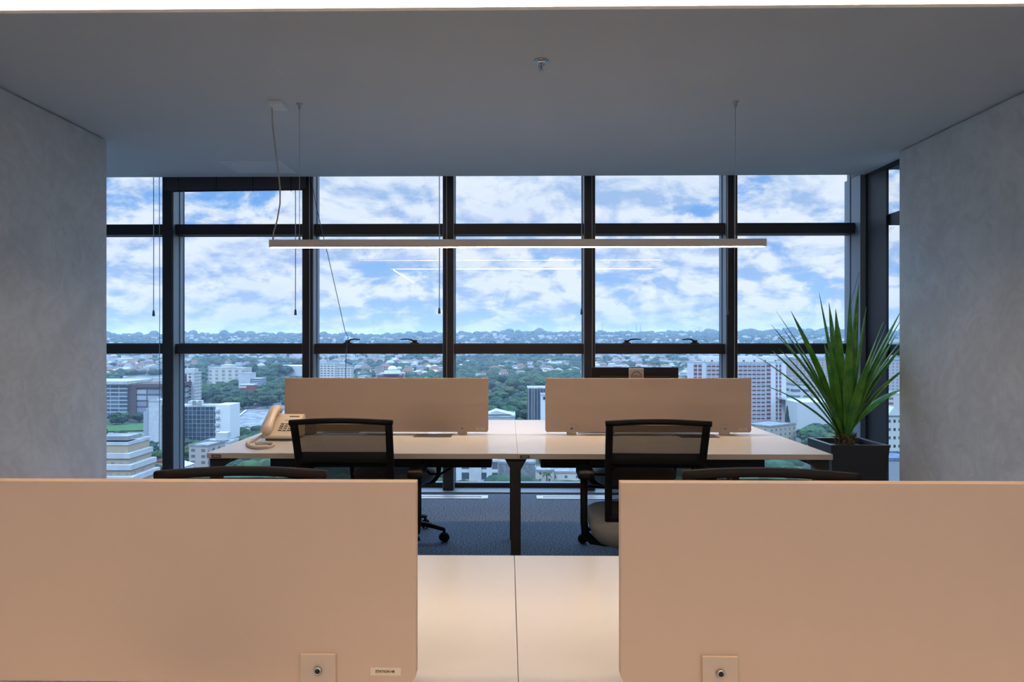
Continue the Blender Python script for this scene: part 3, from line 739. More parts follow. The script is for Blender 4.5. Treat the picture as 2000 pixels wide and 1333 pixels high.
# ================================================================== CITY BELOW
GZ = -64.0
def sstep(a, b, x):
    t = min(1, max(0, (x-a)/(b-a))); return t*t*(3-2*t)
def ground(x, y):
    d = math.hypot(x, y); b = math.degrees(math.atan2(x, y))
    n1_ = noise.noise(Vector((x/900, y/900, 0.3))); n2_ = noise.noise(Vector((x/300, y/300, 5.3)))
    r = sstep(1500, 5000, d) * (88 + 0.55*(b+10) + 14*n1_ + 5*n2_)
    r += sstep(600, 1500, d) * 5*n1_
    r -= sstep(5200, 6600, d) * 60
    r += sstep(7500, 10500, d) * (78 + 1.6*max(b, -5) + 45*noise.noise(Vector((x/1500, 0.7, 2.3))) + 12*noise.noise(Vector((x/500, y/3000, 8.3))))
    return GZ + r
ALB = 0.56      # daylight outside is strong: plain masonry albedos sit well below white
def dim(c): return tuple(v*ALB for v in c)
def cmat(name, col, col2=None, scale=0.1, rough=0.85, detail=4, island=False, cols=None):
    col = dim(col); col2 = dim(col2) if col2 else None; cols = [dim(v) for v in cols] if cols else None
    m = bpy.data.materials.new(name); m.use_nodes = True; t = NT(m.node_tree); b = t.n['Principled BSDF']
    b.inputs['Roughness'].default_value = rough; b.inputs['Specular IOR Level'].default_value = 0.15
    tcn = t.new('ShaderNodeTexCoord')
    c = None
    if cols:
        rp = t.new('ShaderNodeValToRGB'); rp.color_ramp.interpolation = 'CONSTANT'
        while len(rp.color_ramp.elements) < len(cols): rp.color_ramp.elements.new(0.5)
        for i, cc_ in enumerate(cols):
            rp.color_ramp.elements[i].position = i/len(cols); rp.color_ramp.elements[i].color = (*cc_, 1)
        gm = t.new('ShaderNodeNewGeometry') if island else t.new('ShaderNodeObjectInfo')
        t.link(gm.outputs['Random Per Island' if island else 'Random'], rp.inputs[0]); c = rp.outputs[0]
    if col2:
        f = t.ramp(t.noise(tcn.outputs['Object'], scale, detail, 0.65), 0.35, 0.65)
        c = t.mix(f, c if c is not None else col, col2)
    if c is None: b.inputs['Base Color'].default_value = (*col, 1)
    else: t.link(c, b.inputs['Base Color'])
    return m
def facade(name, wall, win, cw, ch, u0, u1, z0, z1, var=0.5, win2=None):
    wall = dim(wall); win = dim(win); win2 = dim(win2) if win2 else None
    m = bpy.data.materials.new(name); m.use_nodes = True; t = NT(m.node_tree); b = t.n['Principled BSDF']
    tcn = t.new('ShaderNodeTexCoord'); s1 = t.new('ShaderNodeSeparateXYZ'); t.link(tcn.outputs['Object'], s1.inputs[0])
    s2 = t.new('ShaderNodeSeparateXYZ'); t.link(tcn.outputs['Normal'], s2.inputs[0])
    ax = t.math('ABSOLUTE', s2.outputs[0]); side = t.math('GREATER_THAN', ax, 0.5)
    flat_ = t.math('LESS_THAN', t.math('ABSOLUTE', s2.outputs[2]), 0.5)
    u = t.math('ADD', t.math('MULTIPLY', s1.outputs[0], t.math('SUBTRACT', 1.0, side)), t.math('MULTIPLY', s1.outputs[1], side))
    uu = t.math('DIVIDE', t.math('ADD', u, 500*cw), cw); zz = t.math('DIVIDE', s1.outputs[2], ch)
    fu = t.math('FRACT', uu); fz = t.math('FRACT', zz)
    mk = t.math('MULTIPLY', t.math('GREATER_THAN', fu, u0), t.math('LESS_THAN', fu, u1))
    mk = t.math('MULTIPLY', mk, t.math('MULTIPLY', t.math('GREATER_THAN', fz, z0), t.math('LESS_THAN', fz, z1)))
    mk = t.math('MULTIPLY', mk, flat_)
    cb_ = t.new('ShaderNodeCombineXYZ'); t.link(t.math('FLOOR', uu), cb_.inputs[0]); t.link(t.math('FLOOR', zz), cb_.inputs[1]); t.link(side, cb_.inputs[2])
    wn = t.new('ShaderNodeTexWhiteNoise'); t.link(cb_.outputs[0], wn.inputs['Vector'])
    w2 = win2 or tuple(c*(1-var)+0.10*var for c in win)
    t.link(t.mix(mk, wall, t.mix(t.math('GREATER_THAN', wn.outputs['Value'], 0.6), win, w2)), b.inputs['Base Color'])
    t.link(t.math('SUBTRACT', 0.85, t.math('MULTIPLY', mk, 0.55)), b.inputs['Roughness'])
    return m
# ---- terrain
NA, NR = 150, 130
vs = []; fs = []
for j in range(NR+1):
    d = 120*(14500/120)**(j/NR)
    for i in range(NA+1):
        a = math.radians(-48 + 96*i/NA); x, y = d*math.sin(a), d*math.cos(a); vs.append((x, y, ground(x, y)))
for j in range(NR):
    for i in range(NA): fs.append((j*(NA+1)+i, j*(NA+1)+i+1, (j+1)*(NA+1)+i+1, (j+1)*(NA+1)+i))
M_ground = cmat('city_ground', (0.030, 0.060, 0.030), (0.13, 0.14, 0.14), 0.02, detail=8)
t_ = MB().add(vs, fs, 0, True).build('city_ground', M_ground); tag(t_, 'green and grey ground of the city below, rolling up to the horizon', 'ground', kind='structure')
# ---- visibility and screen helpers
def vis(px, py):
    if not (209 < px < 1755) or py > 938 or 670 < py < 693: return False
    for a, b in ((317, 351), (592, 617), (866, 888), (1141, 1162), (1411, 1440), (1690, 1733)):
        if a < px < b: return False
    if 738 < py < 846 and (553 < px < 955 or 1066 < px < 1467): return False
    if 717 < py < 740 and 1155 < px < 1327: return False
    l = 991 - (py-665)*2.65; r = 991 + (py-665)*2.862
    if 819 < py < 914 and l < px < r: return False
    if py >= 914 and (l < px < 888 or (1000 < px < 1019) or 1140 < px < 1735): return False
    if py >= 914 and 310 < px < 655: return False
    return True
def topx(p):
    xc = p[0]*math.cos(YAW) + p[1]*math.sin(YAW); zc = -p[0]*math.sin(YAW) + p[1]*math.cos(YAW)
    return PX0 + F*xc/zc, PY0 - F*(p[2]-EYE)/zc, zc
RECTS = []
# ---- named buildings
MW = {}
def mat(name, col, **k):
    if name not in MW: MW[name] = cmat(name, col, **k)
    return MW[name]
WHT = mat('white_render', (0.62, 0.63, 0.64), col2=(0.52, 0.53, 0.55), scale=0.15)
ROOFG = mat('grey_roof', (0.22, 0.23, 0.24), col2=(0.36, 0.37, 0.38), scale=0.25)
ROOFW = mat('white_roof', (0.60, 0.62, 0.64), col2=(0.42, 0.44, 0.47), scale=0.2)
DARKW = mat('dark_glazing', (0.03, 0.045, 0.06), rough=0.3)
BRICK = mat('red_brick', (0.30, 0.11, 0.08), col2=(0.22, 0.08, 0.07), scale=0.5)
BEIGE = mat('beige_render', (0.50, 0.43, 0.34), col2=(0.42, 0.37, 0.30), scale=0.2)
def building(name, px0, px1, ytop, d, depth, wallmat, roofmat, label, rot=0.0, parapet=1.0, cat='building', ybase=None, group=None, keep=True):
    a = at(px0, ytop, d); b = at(px1, ytop, d); cx = (a.x+b.x)/2; hw = (b.x-a.x)/2
    gz = ground(cx, d) - 0.5; h = a.z - gz
    t = thing(name, (cx, d + depth/2, gz), rot, label, cat, group)
    t['h'] = h; t['hw'] = hw
    MB().box(-hw, hw, -depth/2, depth/2, 0, h-parapet).build('wall', wallmat, t)
    rb_ = MB().box(-hw-0.2, hw+0.2, -depth/2-0.2, depth/2+0.2, h-parapet+0.01, h-parapet+0.35)
    for q in ((-hw-0.2, hw+0.2, -depth/2-0.2, -depth/2+0.1), (-hw-0.2, hw+0.2, depth/2-0.1, depth/2+0.2)): rb_.box(*q, h-parapet+0.35, h)
    for q in ((-hw-0.2, -hw+0.1, -depth/2+0.1, depth/2-0.1), (hw-0.1, hw+0.2, -depth/2+0.1, depth/2-0.1)): rb_.box(*q, h-parapet+0.35, h)
    rb_.build('roof', roofmat, t)
    if keep: RECTS.append((px0-4, px1+4, ytop-4, min(PY0 + 64*F/d, 1e4) + 8, d))
    return t, hw, h
def del_h(t):
    for k in ('h', 'hw'):
        if k in t: del t[k]
def finish(t): del_h(t)
FB = facade('banded_office_facade', (0.50, 0.53, 0.56), (0.055, 0.085, 0.12), 7.0, 3.2, 0.04, 0.98, 0.26, 1.0, 0.3, (0.10, 0.14, 0.18))
t, hw, h = building('office_building', 150, 248, 751, 600, 40, FB, ROOFW, 'wide blue grey banded office block at the far left, behind the trees')
MB().box(-hw-1, hw+1, -22, 22, h+0.02, h+2.5).build('roof_canopy', ROOFW, t)
MB().box(hw+0.01, hw+6.5, -18, 20, 0, h-0.8).build('service_tower', mat('brown_cladding', (0.13, 0.09, 0.09)), t)
FP = facade('panel_office_facade', (0.10, 0.08, 0.09), (0.42, 0.48, 0.55), 12.0, 5.0, 0.03, 0.94, 0.30, 1.0, 0.2, (0.25, 0.30, 0.36))
MB().box(hw+6.51, hw+34, -17, 20, 4, h-3).build('panel_wing', FP, t)
MB().box(hw+6, hw+36, -18, 20, h-2.9, h+0.2).build('wing_roof', mat('brown_cladding', (0.13, 0.09, 0.09)), t)
for k in range(6): MB().box(hw+8+k*5, hw+9+k*5, -16.5, -15.5, 0, 3.99).build('column', WHT, t)
del_h(t)
t, hw, h = building('slab_building', 291, 313, 782, 412, 16, mat('ribbed_white', (0.66, 0.68, 0.70), col2=(0.55, 0.58, 0.62), scale=0.4), ROOFW, 'tall narrow white slab building beside the first mullion')
for k, (w_, dh) in enumerate(((1.5, 2.5), (1.3, 3.6), (1.3, 4.8))):
    MB().box(-hw-1.4*(k+1)+0.01, -hw-1.4*k-0.01, -6, 6, 0, h-dh-k*1.1).build('stepped_fin', mat('pale_grey_render', (0.42, 0.46, 0.52)), t)
MB().box(hw+0.02, hw+2.2, -6, 6, 0, h-3).build('window_strip', facade('strip_windows', (0.5, 0.5, 0.5), (0.04, 0.05, 0.07), 3, 3, .1, .9, .2, .9), t)
del_h(t)
TIER = facade('tier_facade', (0.50, 0.38, 0.24), (0.30, 0.33, 0.36), 2.6, 3.2, .3, .7, .2, .62)
t, hw, h = building('terraced_building', 180, 250, 864, 230, 14, TIER, WHT, 'cream building with white stepped terraces at the lower left')
a_, hh = hw, h
for k in range(1, 5):
    MB().box(-hw-1, hw+1.2*k, -7-1.3*k, 7, h-3.4*k-1.6, h-3.4*k).build('terrace', WHT, t)
    MB().box(-hw-1, hw+1.2*k-0.5, -7-1.3*k+0.5, 7, h-3.4*(k+1)-0.02, h-3.4*k-1.62).build('storey', TIER, t)
MB().box(-hw, hw-2, -3, 5, h+0.01, h+1.3).build('roof_terrace', ROOFG, t)
del_h(t)
t, hw, h = building('apartment_tower', 353.5, 379.5, 728, 640, 15, facade('slim_tower_facade', (0.66, 0.66, 0.64), (0.05, 0.06, 0.07), 3.9, 2.9, .28, .75, .2, .85), WHT, 'slim white apartment tower beside the first mullion')
MB().box(-hw*0.9, hw*0.8, -4, 4, h+0.02, h+3.2).build('water_tank', WHT, t)
MB().box(-2.2, -0.9, -7.9, -7.55, 2, h-2).build('dark_window_strip', DARKW, t)
MB().box(hw-1.3, hw+0.3, -8.2, -7.55, 0, h).build('corner_pier', WHT, t); del_h(t)
GL = facade('curtain_glass', (0.30, 0.34, 0.38), (0.03, 0.055, 0.085), 2.6, 2.6, .08, .98, .08, .98, .2, (0.05, 0.085, 0.11))
t, hw, h = building('glass_office_building', 330, 420.5, 792, 440, 14, GL, ROOFW, 'dark glass office block with white end wall, second bay lower left')
MB().box(hw+0.25, hw+9.0, -7.3, 9, 0, h+0.3).build('end_wall', mat('bright_white', (0.80, 0.81, 0.82)), t)
for k in range(6): MB().box(hw+0.4, hw+2.6, -8.6, -7.35, h-3.8-4.2*k, h-2.4-4.2*k).build('balcony', WHT, t)
MB().box(-hw*0.3, hw*0.2, -3, 3, h+0.02, h+2.2).build('roof_plant', WHT, t)
for q in (-0.05, 0.2): MB().box(hw*q, hw*q+1.6, -5, -4, h+0.02, h+2.6).build('chimney', ROOFG, t)
del_h(t)
CR = facade('cream_block_facade', (0.62, 0.61, 0.55), (0.34, 0.35, 0.33), 9.0, 5.0, .3, .75, .15, .8)
t, hw, h = building('hospital_block', 408, 477, 719, 1000, 30, CR, ROOFW, 'long cream block on a wooded rise, second bay')
MB().box(-hw*0.4, hw*0.15, -10, 10, h+0.02, h+4.2).build('roof_storey', mat('cream_render', (0.62, 0.61, 0.55)), t); del_h(t)
t, hw, h = building('white_block', 466, 489, 729, 900, 20, WHT, ROOFW, 'plain white cube building right of the long cream block')
MB().box(hw+0.3, hw+13, -9, 9, 0, h-6.5).build('annexe', facade('annexe_bands', (0.4, 0.45, 0.5), (0.10, 0.14, 0.18), 9, 2.6, .0, 1.0, .25, .8), t); del_h(t)
t, hw, h = building('red_house', 468, 495, 751, 800, 12, BRICK, mat('bright_white', (0.8, 0.8, 0.8)), 'small red and white building below the white cube building'); 
MB().box(-hw-0.5, 0, -7, -6.3, h-4.2, h-1.8).build('white_bay', WHT, t); del_h(t)
t, hw, h = building('warehouse', 533, 604, 715, 1300, 60, WHT, mat('bright_white', (0.8, 0.8, 0.8)), 'long white roofed warehouse far off behind the trees, second bay'); del_h(t)
# big corrugated shed
sh = thing('corrugated_shed', ((at(446, 800, 500).x+at(610, 800, 500).x)/2, 500, GZ-0.5), 0, 'large grey corrugated roof shed behind the telephone', 'shed')
sw = (at(610, 800, 500).x-at(446, 800, 500).x)/2
MB().box(-sw+1, sw-1, -33, 95, 0, 7.5).build('wall', mat('shed_wall', (0.35, 0.38, 0.42)), sh)
SHR = mat('sheet_roof', (0.16, 0.17, 0.19), col2=(0.33, 0.35, 0.38), scale=0.16)
MB().add([(-sw+8, -34, 8), (sw, -34, 8), (sw, 34, 14.5), (-sw, 34, 14.5), (sw, 96, 8), (-sw+6, 96, 8), (-sw+8, -34, 7.6), (sw, -34, 7.6), (sw, 96, 7.6), (-sw+6, 96, 7.6)],
         [(0,1,2,3), (3,2,4,5), (6,9,8,7), (0,6,7,1), (4,8,9,5), (1,7,8), (1,8,4), (1,4,2), (0,3,5), (0,5,9), (0,9,6)]).build('roof', SHR, sh)
MB().box(-sw+0.3, sw, 33.6, 34.6, 14.55, 15.1).build('ridge_cap', WHT, sh)
MB().add([(-sw+7.4, -34.5, 8.0), (-sw+8.6, -34.5, 8.0), (-sw+0.9, 34, 14.9), (-sw-0.5, 34, 14.9), (-sw+7.4, -34.5, 8.4), (-sw+8.6, -34.5, 8.4), (-sw+0.9, 34, 15.2), (-sw-0.5, 34, 15.2)], [(0,1,2,3),(7,6,5,4),(0,4,5,1),(1,5,6,2),(2,6,7,3),(3,7,4,0)]).build('hip_cap', WHT, sh)
RECTS.append((447, 556, 796, 852, 560))
APT = facade('beige_apartment_facade', (0.46, 0.40, 0.36), (0.12, 0.14, 0.17), 5.5, 3.0, .28, .68, .3, .8)
t, hw, h = building('apartment_block', 372, 412, 869, 366, 16, APT, ROOFG, 'beige apartment block just beyond the left end of the far bench')
t.rotation_euler[2] = -0.15; del_h(t)
t, hw, h = building('white_rooftops', 396, 450, 862, 392, 12, WHT, ROOFW, 'white roof terraces behind the beige apartment block'); MB().box(-hw*0.2, hw*0.6, -3, 3, h+0.02, h+4.0).build('stair_head', WHT, t); del_h(t)
KT = facade('k_tower', (0.66, 0.65, 0.62), (0.10, 0.12, 0.14), 4.4, 2.9, .3, .95, .35, .8)
t, hw, h = building('apartment_tower', 621, 654, 710, 900, 14, KT, WHT, 'short white apartment tower just above the left end of the divider')
MB().box(-hw, -hw*0.2, -4, 4, h+0.02, h+4).build('water_tank', WHT, t); del_h(t)
t, hw, h = building('low_block', 655, 686, 718, 960, 16, KT, WHT, 'low pale block right of the short white apartment tower'); del_h(t)
# domed building
t, hw, h = building('domed_building', 737, 784, 731.5, 850, 20, BRICK, WHT, 'round white domed building on a red brick base')
MB().lathe([(14.5, h+0.05), (14.5, h+1.4), (9.5, h+1.6), (9.5, h+3.8), (5.5, h+4.1)], (2, 0, 0), 28).build('drum', WHT, t)
MB().lathe([(5.6, h+4.12), (5.5, h+5.7), (5.0, h+7.2), (3.6, h+8.6), (1.8, h+9.3), (0.1, h+9.5)], (2, 0, 0), 28).build('dome', mat('bright_white', (0.8, 0.8, 0.8)), t); del_h(t)
t, hw, h = building('glass_office_building', 1031, 1090, 757, 560, 22, facade('finned_glass', (0.42, 0.45, 0.50), (0.045, 0.055, 0.075), 2.2, 30.0, .14, 1.0, .0, 1.0), ROOFW, 'glass block with thin white fins in the gap between the dividers'); del_h(t)
t, hw, h = building('slab_building', 1057.5, 1090, 770, 430, 10, mat('bright_white', (0.8, 0.8, 0.8)), WHT, 'blank white slab at the right edge of the gap between the dividers')
MB().box(-hw+1.0, -hw+2.2, -5.3, -5.02, h-3.2, h-1.6).build('small_window', DARKW, t); del_h(t)
t, hw, h = building('flat_roofed_hall', 930, 1006, 812, 420, 26, mat('hall_wall', (0.40, 0.43, 0.47)), ROOFW, 'flat pale roofed hall low in the gap between the dividers')
MB().prism([(-6, h), (0, h+2.2), (9, h+0.02)], 'y', -8, 8).build('skylight', ROOFW, t); del_h(t)
# under the desk
UF = facade('white_office_facade', (0.60, 0.63, 0.66), (0.05, 0.08, 0.10), 6.2, 4.2, .18, .82, .14, .82)
t, hw, h = building('white_office', 880, 972, 898, 300, 20, UF, ROOFW, 'white framed glass building seen beneath the far bench, left of its middle leg')
MB().box(-2.0, 3.0, -10.6, -10.1, 2, h-1).build('blank_panel', WHT, t); del_h(t)
t, hw, h = building('cream_house', 1048, 1080, 918, 322, 12, facade('cream_house_facade', (0.58, 0.54, 0.47), (0.08, 0.08, 0.09), 4, 3, .4, .62, .35, .75), ROOFG, 'cream house seen beneath the far bench, right of its middle leg'); del_h(t)
t, hw, h = building('cream_house', 1084, 1150, 921, 330, 12, facade('cream_house_facade_two', (0.62, 0.60, 0.56), (0.10, 0.10, 0.11), 5, 3, .35, .6, .35, .75), ROOFG, 'wide pale house seen beneath the far bench beside the right chair arm'); del_h(t)
t, hw, h = building('grey_block', 974, 1046, 902, 345, 14, mat('stained_concrete', (0.26, 0.28, 0.29), col2=(0.16, 0.19, 0.20), scale=0.6), ROOFG, 'stained grey concrete block beneath the far bench behind its middle leg'); del_h(t)
# red and white apartment slab
RW = facade('red_spandrel_facade', (0.36, 0.40, 0.44), (0.20, 0.045, 0.055), 3.42, 3.03, .0, 1.0, .0, .50, 0.1, (0.16, 0.05, 0.065))
t, hw, h = building('apartment_slab', 1352.5, 1535.5, 707, 560, 16, mat('pure_white_render', (0.72, 0.74, 0.78)), WHT, 'large white apartment slab with dark red balcony rows, right of the monitor', parapet=0.6)
def lx(px): return at(px, 700, 560).x - t.location.x
for (p0, p1) in ((1355, 1361.5), (1364, 1370.5), (1380, 1494.5), (1497, 1505), (1515.3, 1518.6), (1522, 1525.6)):
    MB().box(lx(p0), lx(p1), -8.35, -8.02, 2.0, h-1.2).build('balcony_rows', RW, t)
k = 1380.0
while k < 1496:
    MB().box(lx(k)-0.22, lx(k)+0.22, -8.75, -8.36, 1.5, h-0.2).build('fin', WHT, t); k += 8.8
fr_ = MB()
for r in range(17):
    fr_.box(lx(1380.6), lx(1494), -8.60, -8.40, h-2.9-3.03*r, h-2.45-3.03*r)
fr_.build('balcony_slabs', WHT, t)
MB().box(lx(1379), lx(1520), -6, 6, h+0.02, h+3.6).build('roof_storey', facade('roof_storey_facade', (0.70, 0.73, 0.78), (0.10, 0.11, 0.13), 8, 4, .4, .6, .3, .7), t)
MB().box(lx(1354), lx(1362), -6, 6, h+0.02, h+1.5).build('roof_storey', WHT, t); del_h(t)
NB = facade('old_flats_facade', (0.42, 0.38, 0.31), (0.10, 0.09, 0.09), 4.6, 3.1, .38, .62, .3, .72)
t, hw, h = building('low_flats', 1470, 1556, 830, 455, 20, NB, mat('asphalt_roof', (0.20, 0.21, 0.22), col2=(0.32, 0.33, 0.34), scale=0.3), 'weathered beige low flats right of the far right divider', rot=0.0)
t.rotation_euler[2] = 0.62; del_h(t)
t, hw, h = building('pink_building', 1556, 1622, 702, 820, 30, facade('pink_facade', (0.45, 0.38, 0.38), (0.16, 0.16, 0.18), 4, 3, .25, .75, .3, .75), ROOFG, 'dusky pink building behind the plant leaves'); del_h(t)
t, hw, h = building('cream_block', 1538, 1549, 733, 640, 14, mat('cream_render_two', (0.52, 0.48, 0.42)), ROOFG, 'narrow cream block right of the red and white slab'); del_h(t)
t, hw, h = building('banded_block', 1550, 1582, 750, 620, 16, facade('blue_band_facade', (0.58, 0.60, 0.62), (0.10, 0.17, 0.20), 60, 5.2, .02, .98, .3, .75), ROOFG, 'pale block with blue window bands behind the plant'); del_h(t)
t, hw, h = building('white_hall', 1540, 1628, 781, 540, 20, mat('white_render_two', (0.60, 0.61, 0.63)), ROOFW, 'broad white hall behind the plant leaves')
MB().lathe([(6.2, -1), (6.2, 1)], (0, 0, 0), 24).build('arched_gable', BRICK, t); 
o = t.children[-1]; o.rotation_euler = (PI/2, 0, 0); o.location = (-2.5, -11.2, h-10); del_h(t)
t, hw, h = building('tower_block', 1690, 1790, 703, 700, 20, facade('grey_pink_tower', (0.48, 0.46, 0.47), (0.16, 0.17, 0.20), 4, 3, .3, .7, .3, .7), ROOFG, 'greyish tower block in the narrow side window by the right wall'); del_h(t)
t, hw, h = building('brick_flats', 1700, 1790, 768, 460, 16, facade('brick_flats_facade', (0.60, 0.58, 0.55), (0.34, 0.13, 0.10), 8, 3.1, .5, 1.0, .3, .8), WHT, 'white and brick flats in the narrow side window by the right wall'); del_h(t)
t, hw, h = building('gabled_building', 1733.5, 1790, 812, 290, 14, facade('gabled_facade', (0.58, 0.62, 0.58), (0.03, 0.03, 0.04), 1.9, 3.25, .25, .72, .32, .68), WHT, 'pale building with gable and paired windows in the narrow side window', parapet=0.3)
MB().prism([(-hw-0.3, h), (-hw+2.2, h+3.4), (-hw+5.2, h)], 'y', -7.6, -1).build('gable', mat('gable_white', (0.64, 0.68, 0.66)), t); del_h(t)
t, hw, h = building('low_roof', 1725, 1800, 895, 262, 16, mat('shed_wall', (0.35, 0.38, 0.42)), mat('blue_sheet_roof', (0.18, 0.24, 0.34), col2=(0.10, 0.13, 0.2), scale=0.5), 'low blue grey roof at the foot of the narrow side window'); del_h(t)
t, hw, h = building('small_house', 290, 318, 900, 372, 10, mat('ochre_render', (0.50, 0.36, 0.16)), mat('maroon_roof', (0.22, 0.08, 0.08)), 'small ochre house with maroon roof at the foot of the white slab'); del_h(t)
t, hw, h = building('long_low_building', 250, 316, 738, 760, 16, WHT, ROOFW, 'long low white building behind the banded office block'); del_h(t)

# ---- ground patches: roads, lawn
def patch(name, pts, m, label, cat):
    P = [onz(a, b_, GZ+0.6) for a, b_ in pts]
    c = sum(P, Vector())/len(P)
    o = MB().prism([(p.x-c.x, p.y-c.y) for p in P], 'z', -0.5, 0.02).build(name, m, None, (c.x, c.y, GZ+0.9)); tag(o, label, cat)
ASPH = mat('asphalt', (0.20, 0.21, 0.22), col2=(0.15, 0.16, 0.17), scale=0.3)
GRASS = mat('lawn', (0.06, 0.17, 0.03), col2=(0.04, 0.10, 0.025), scale=0.2)
patch('road', [(150, 862), (290, 858), (290, 846), (150, 846)], ASPH, 'grey road left of the tall white slab building', 'road')
patch('lawn', [(150, 845), (290, 841), (300, 828), (150, 830)], GRASS, 'bright green lawn in front of the banded office block', 'lawn')
patch('road', [(952, 800), (1010, 790), (1010, 786), (952, 790)], ASPH, 'pale road between trees in the gap between the dividers', 'road')
patch('lawn', [(990, 822), (1030, 822), (1020, 800), (992, 800)], GRASS, 'bright green patch of lawn in the gap between the dividers', 'lawn')
patch('road', [(500, 800), (560, 800), (556, 778), (536, 770), (530, 775)], ASPH, 'grey yard and road behind the telephone', 'road')

# ---- trees and houses
def blob(sub, seed, flat=0.8, amp=0.28, fr=2.2):
    bm = bmesh.new(); bmesh.ops.create_icosphere(bm, subdivisions=sub, radius=1.0)
    for v in bm.verts:
        n_ = v.co.normalized(); k = 1 + amp*noise.noise(n_*fr + Vector((seed*3.1, 0, 0))) + amp*0.6*noise.noise(n_*fr*2.6 + Vector((0, seed*7.7, 0)))
        if sub > 3: k += 0.10*noise.noise(n_*14 + Vector((0, 0, seed)))+0.06*noise.noise(n_*30)
        v.co = Vector((n_.x*k, n_.y*k, n_.z*k*flat + flat))
    V = [v.co.copy() for v in bm.verts]; Fc = [tuple(v.index for v in f.verts) for f in bm.faces]; bm.free(); return V, Fc
TREES = [(0.030, 0.085, 0.040), (0.050, 0.125, 0.045), (0.040, 0.100, 0.055), (0.075, 0.125, 0.045), (0.028, 0.070, 0.040)]
M_tree = cmat('foliage', TREES[0], (0.012, 0.032, 0.012), 0.9, cols=TREES, detail=6)
M_treeS = cmat('foliage_far', TREES[0], (0.014, 0.036, 0.014), 0.12, cols=TREES, island=True, detail=6)
M_trunk = cmat('trunk', (0.06, 0.045, 0.035))
RO = [(0.24, 0.15, 0.12), (0.45, 0.46, 0.48), (0.20, 0.13, 0.11), (0.62, 0.63, 0.65), (0.20, 0.20, 0.21), (0.36, 0.36, 0.37), (0.28, 0.19, 0.15), (0.13, 0.14, 0.15)]
WA = [(0.62, 0.62, 0.62), (0.55, 0.50, 0.42), (0.68, 0.68, 0.70), (0.50, 0.42, 0.34), (0.60, 0.62, 0.66)]
M_hw = cmat('house_wall', WA[0], cols=WA); M_hr = cmat('house_roof', RO[0], cols=RO)
M_hwS = cmat('house_wall_far', WA[0], cols=WA, island=True); M_hrS = cmat('house_roof_far', RO[0], cols=RO, island=True)
# crown prototypes: a few overlapping lumps make one crown
crowns = []
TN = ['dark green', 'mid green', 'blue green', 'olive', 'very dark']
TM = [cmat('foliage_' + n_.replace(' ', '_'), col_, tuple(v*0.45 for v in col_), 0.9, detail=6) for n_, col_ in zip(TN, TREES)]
RN = ['terracotta', 'pale grey', 'brown', 'white', 'dark grey']
RM = [cmat('house_roof_' + n_.replace(' ', '_'), col_) for n_, col_ in zip(RN, [(0.27, 0.14, 0.10), (0.45, 0.46, 0.48), (0.20, 0.14, 0.12), (0.62, 0.63, 0.65), (0.18, 0.19, 0.20)])]
WN = ['white', 'cream', 'tan', 'pale blue']
WM = [cmat('house_wall_' + n_.replace(' ', '_'), col_) for n_, col_ in zip(WN, [(0.64, 0.64, 0.64), (0.56, 0.51, 0.42), (0.46, 0.38, 0.31), (0.56, 0.60, 0.68)])]
def setmat(o, m_): o.material_slots[0].link = 'OBJECT'; o.material_slots[0].material = m_
def kid(o, nm): return [q for q in o.children if q.name.split('.')[0] == nm][0]
for sd_ in range(3):
    m = MB()
    V, Fc = blob(4, sd_+1, 0.62, 0.42, 2.0)
    m.add([v*0.92 for v in V], Fc, 0, True)
    for q in range(4):
        V2, F2 = blob(3, sd_*5+q+9, 0.7, 0.35, 2.5); a = q*PI/2 + sd_
        m.add([v*0.45 + Vector((math.cos(a)*0.55, math.sin(a)*0.55, 0.12+0.12*q)) for v in V2], F2, 0, True)
    crowns.append(m)
def make_tree(cm, label, group):
    t = thing('tree', (0, 0, 0), 0, label, 'tree', group)
    c = cm.build('crown', M_tree, t, (0, 0, 0.45)); 
    MB().tube([(0, 0, -0.3), (0.02, 0, 0.5), (0, 0, 0.9)], [0.06, 0.045, 0.03], 6).build('trunk', M_trunk, t)
    return t
MARKS = []
def mark():
    for o in C.objects:
        if o.parent is None and o.get('category') in ('building', 'shed', 'lawn', 'road'):
            p = o.location.copy(); hs = max([v[2] for ch in o.children for v in [ch.bound_box[6]]] or [0])
            u = topx((p.x, p.y, p.z + hs*0.6)); MARKS.append((u[0], u[1], o['label']))
SHORT = {}
def near_mark(px, py):
    m_ = min(MARKS, key=lambda q: (q[0]-px)**2 + ((q[1]-py)*1.3)**2)
    wd = m_[2].replace(',', '').split()
    cut = len(wd)
    for i, s_ in enumerate(wd):
        if i >= 2 and s_ in ('beside', 'with', 'at', 'behind', 'just', 'above', 'right', 'left', 'low', 'in', 'seen', 'second', 'below', 'on', 'far', 'between', 'beneath', 'of', 'among'): cut = i; break
    if cut > 4: cut = 4
    ddx = px - m_[0]; ddy = py - m_[1]
    side = ('right of' if ddx > 0 else 'left of') if abs(ddx) > abs(ddy)*1.3 else ('above' if ddy < 0 else 'below')
    far = math.hypot(ddx, ddy)
    return ('close ' if far < 22 else 'a little ' if far < 45 else 'further ' if far < 80 else 'far ') + side + ' the ' + ' '.join(wd[:cut])
mark()
BAY = ['leftmost window strip', 'second window bay', 'third window bay', 'fourth window bay', 'fifth window bay', 'sixth window bay', 'narrow side window']
def bay(px):
    for i, b in enumerate((325, 604, 876, 1151, 1430, 1714)):
        if px < b: return BAY[i]
    return BAY[6]
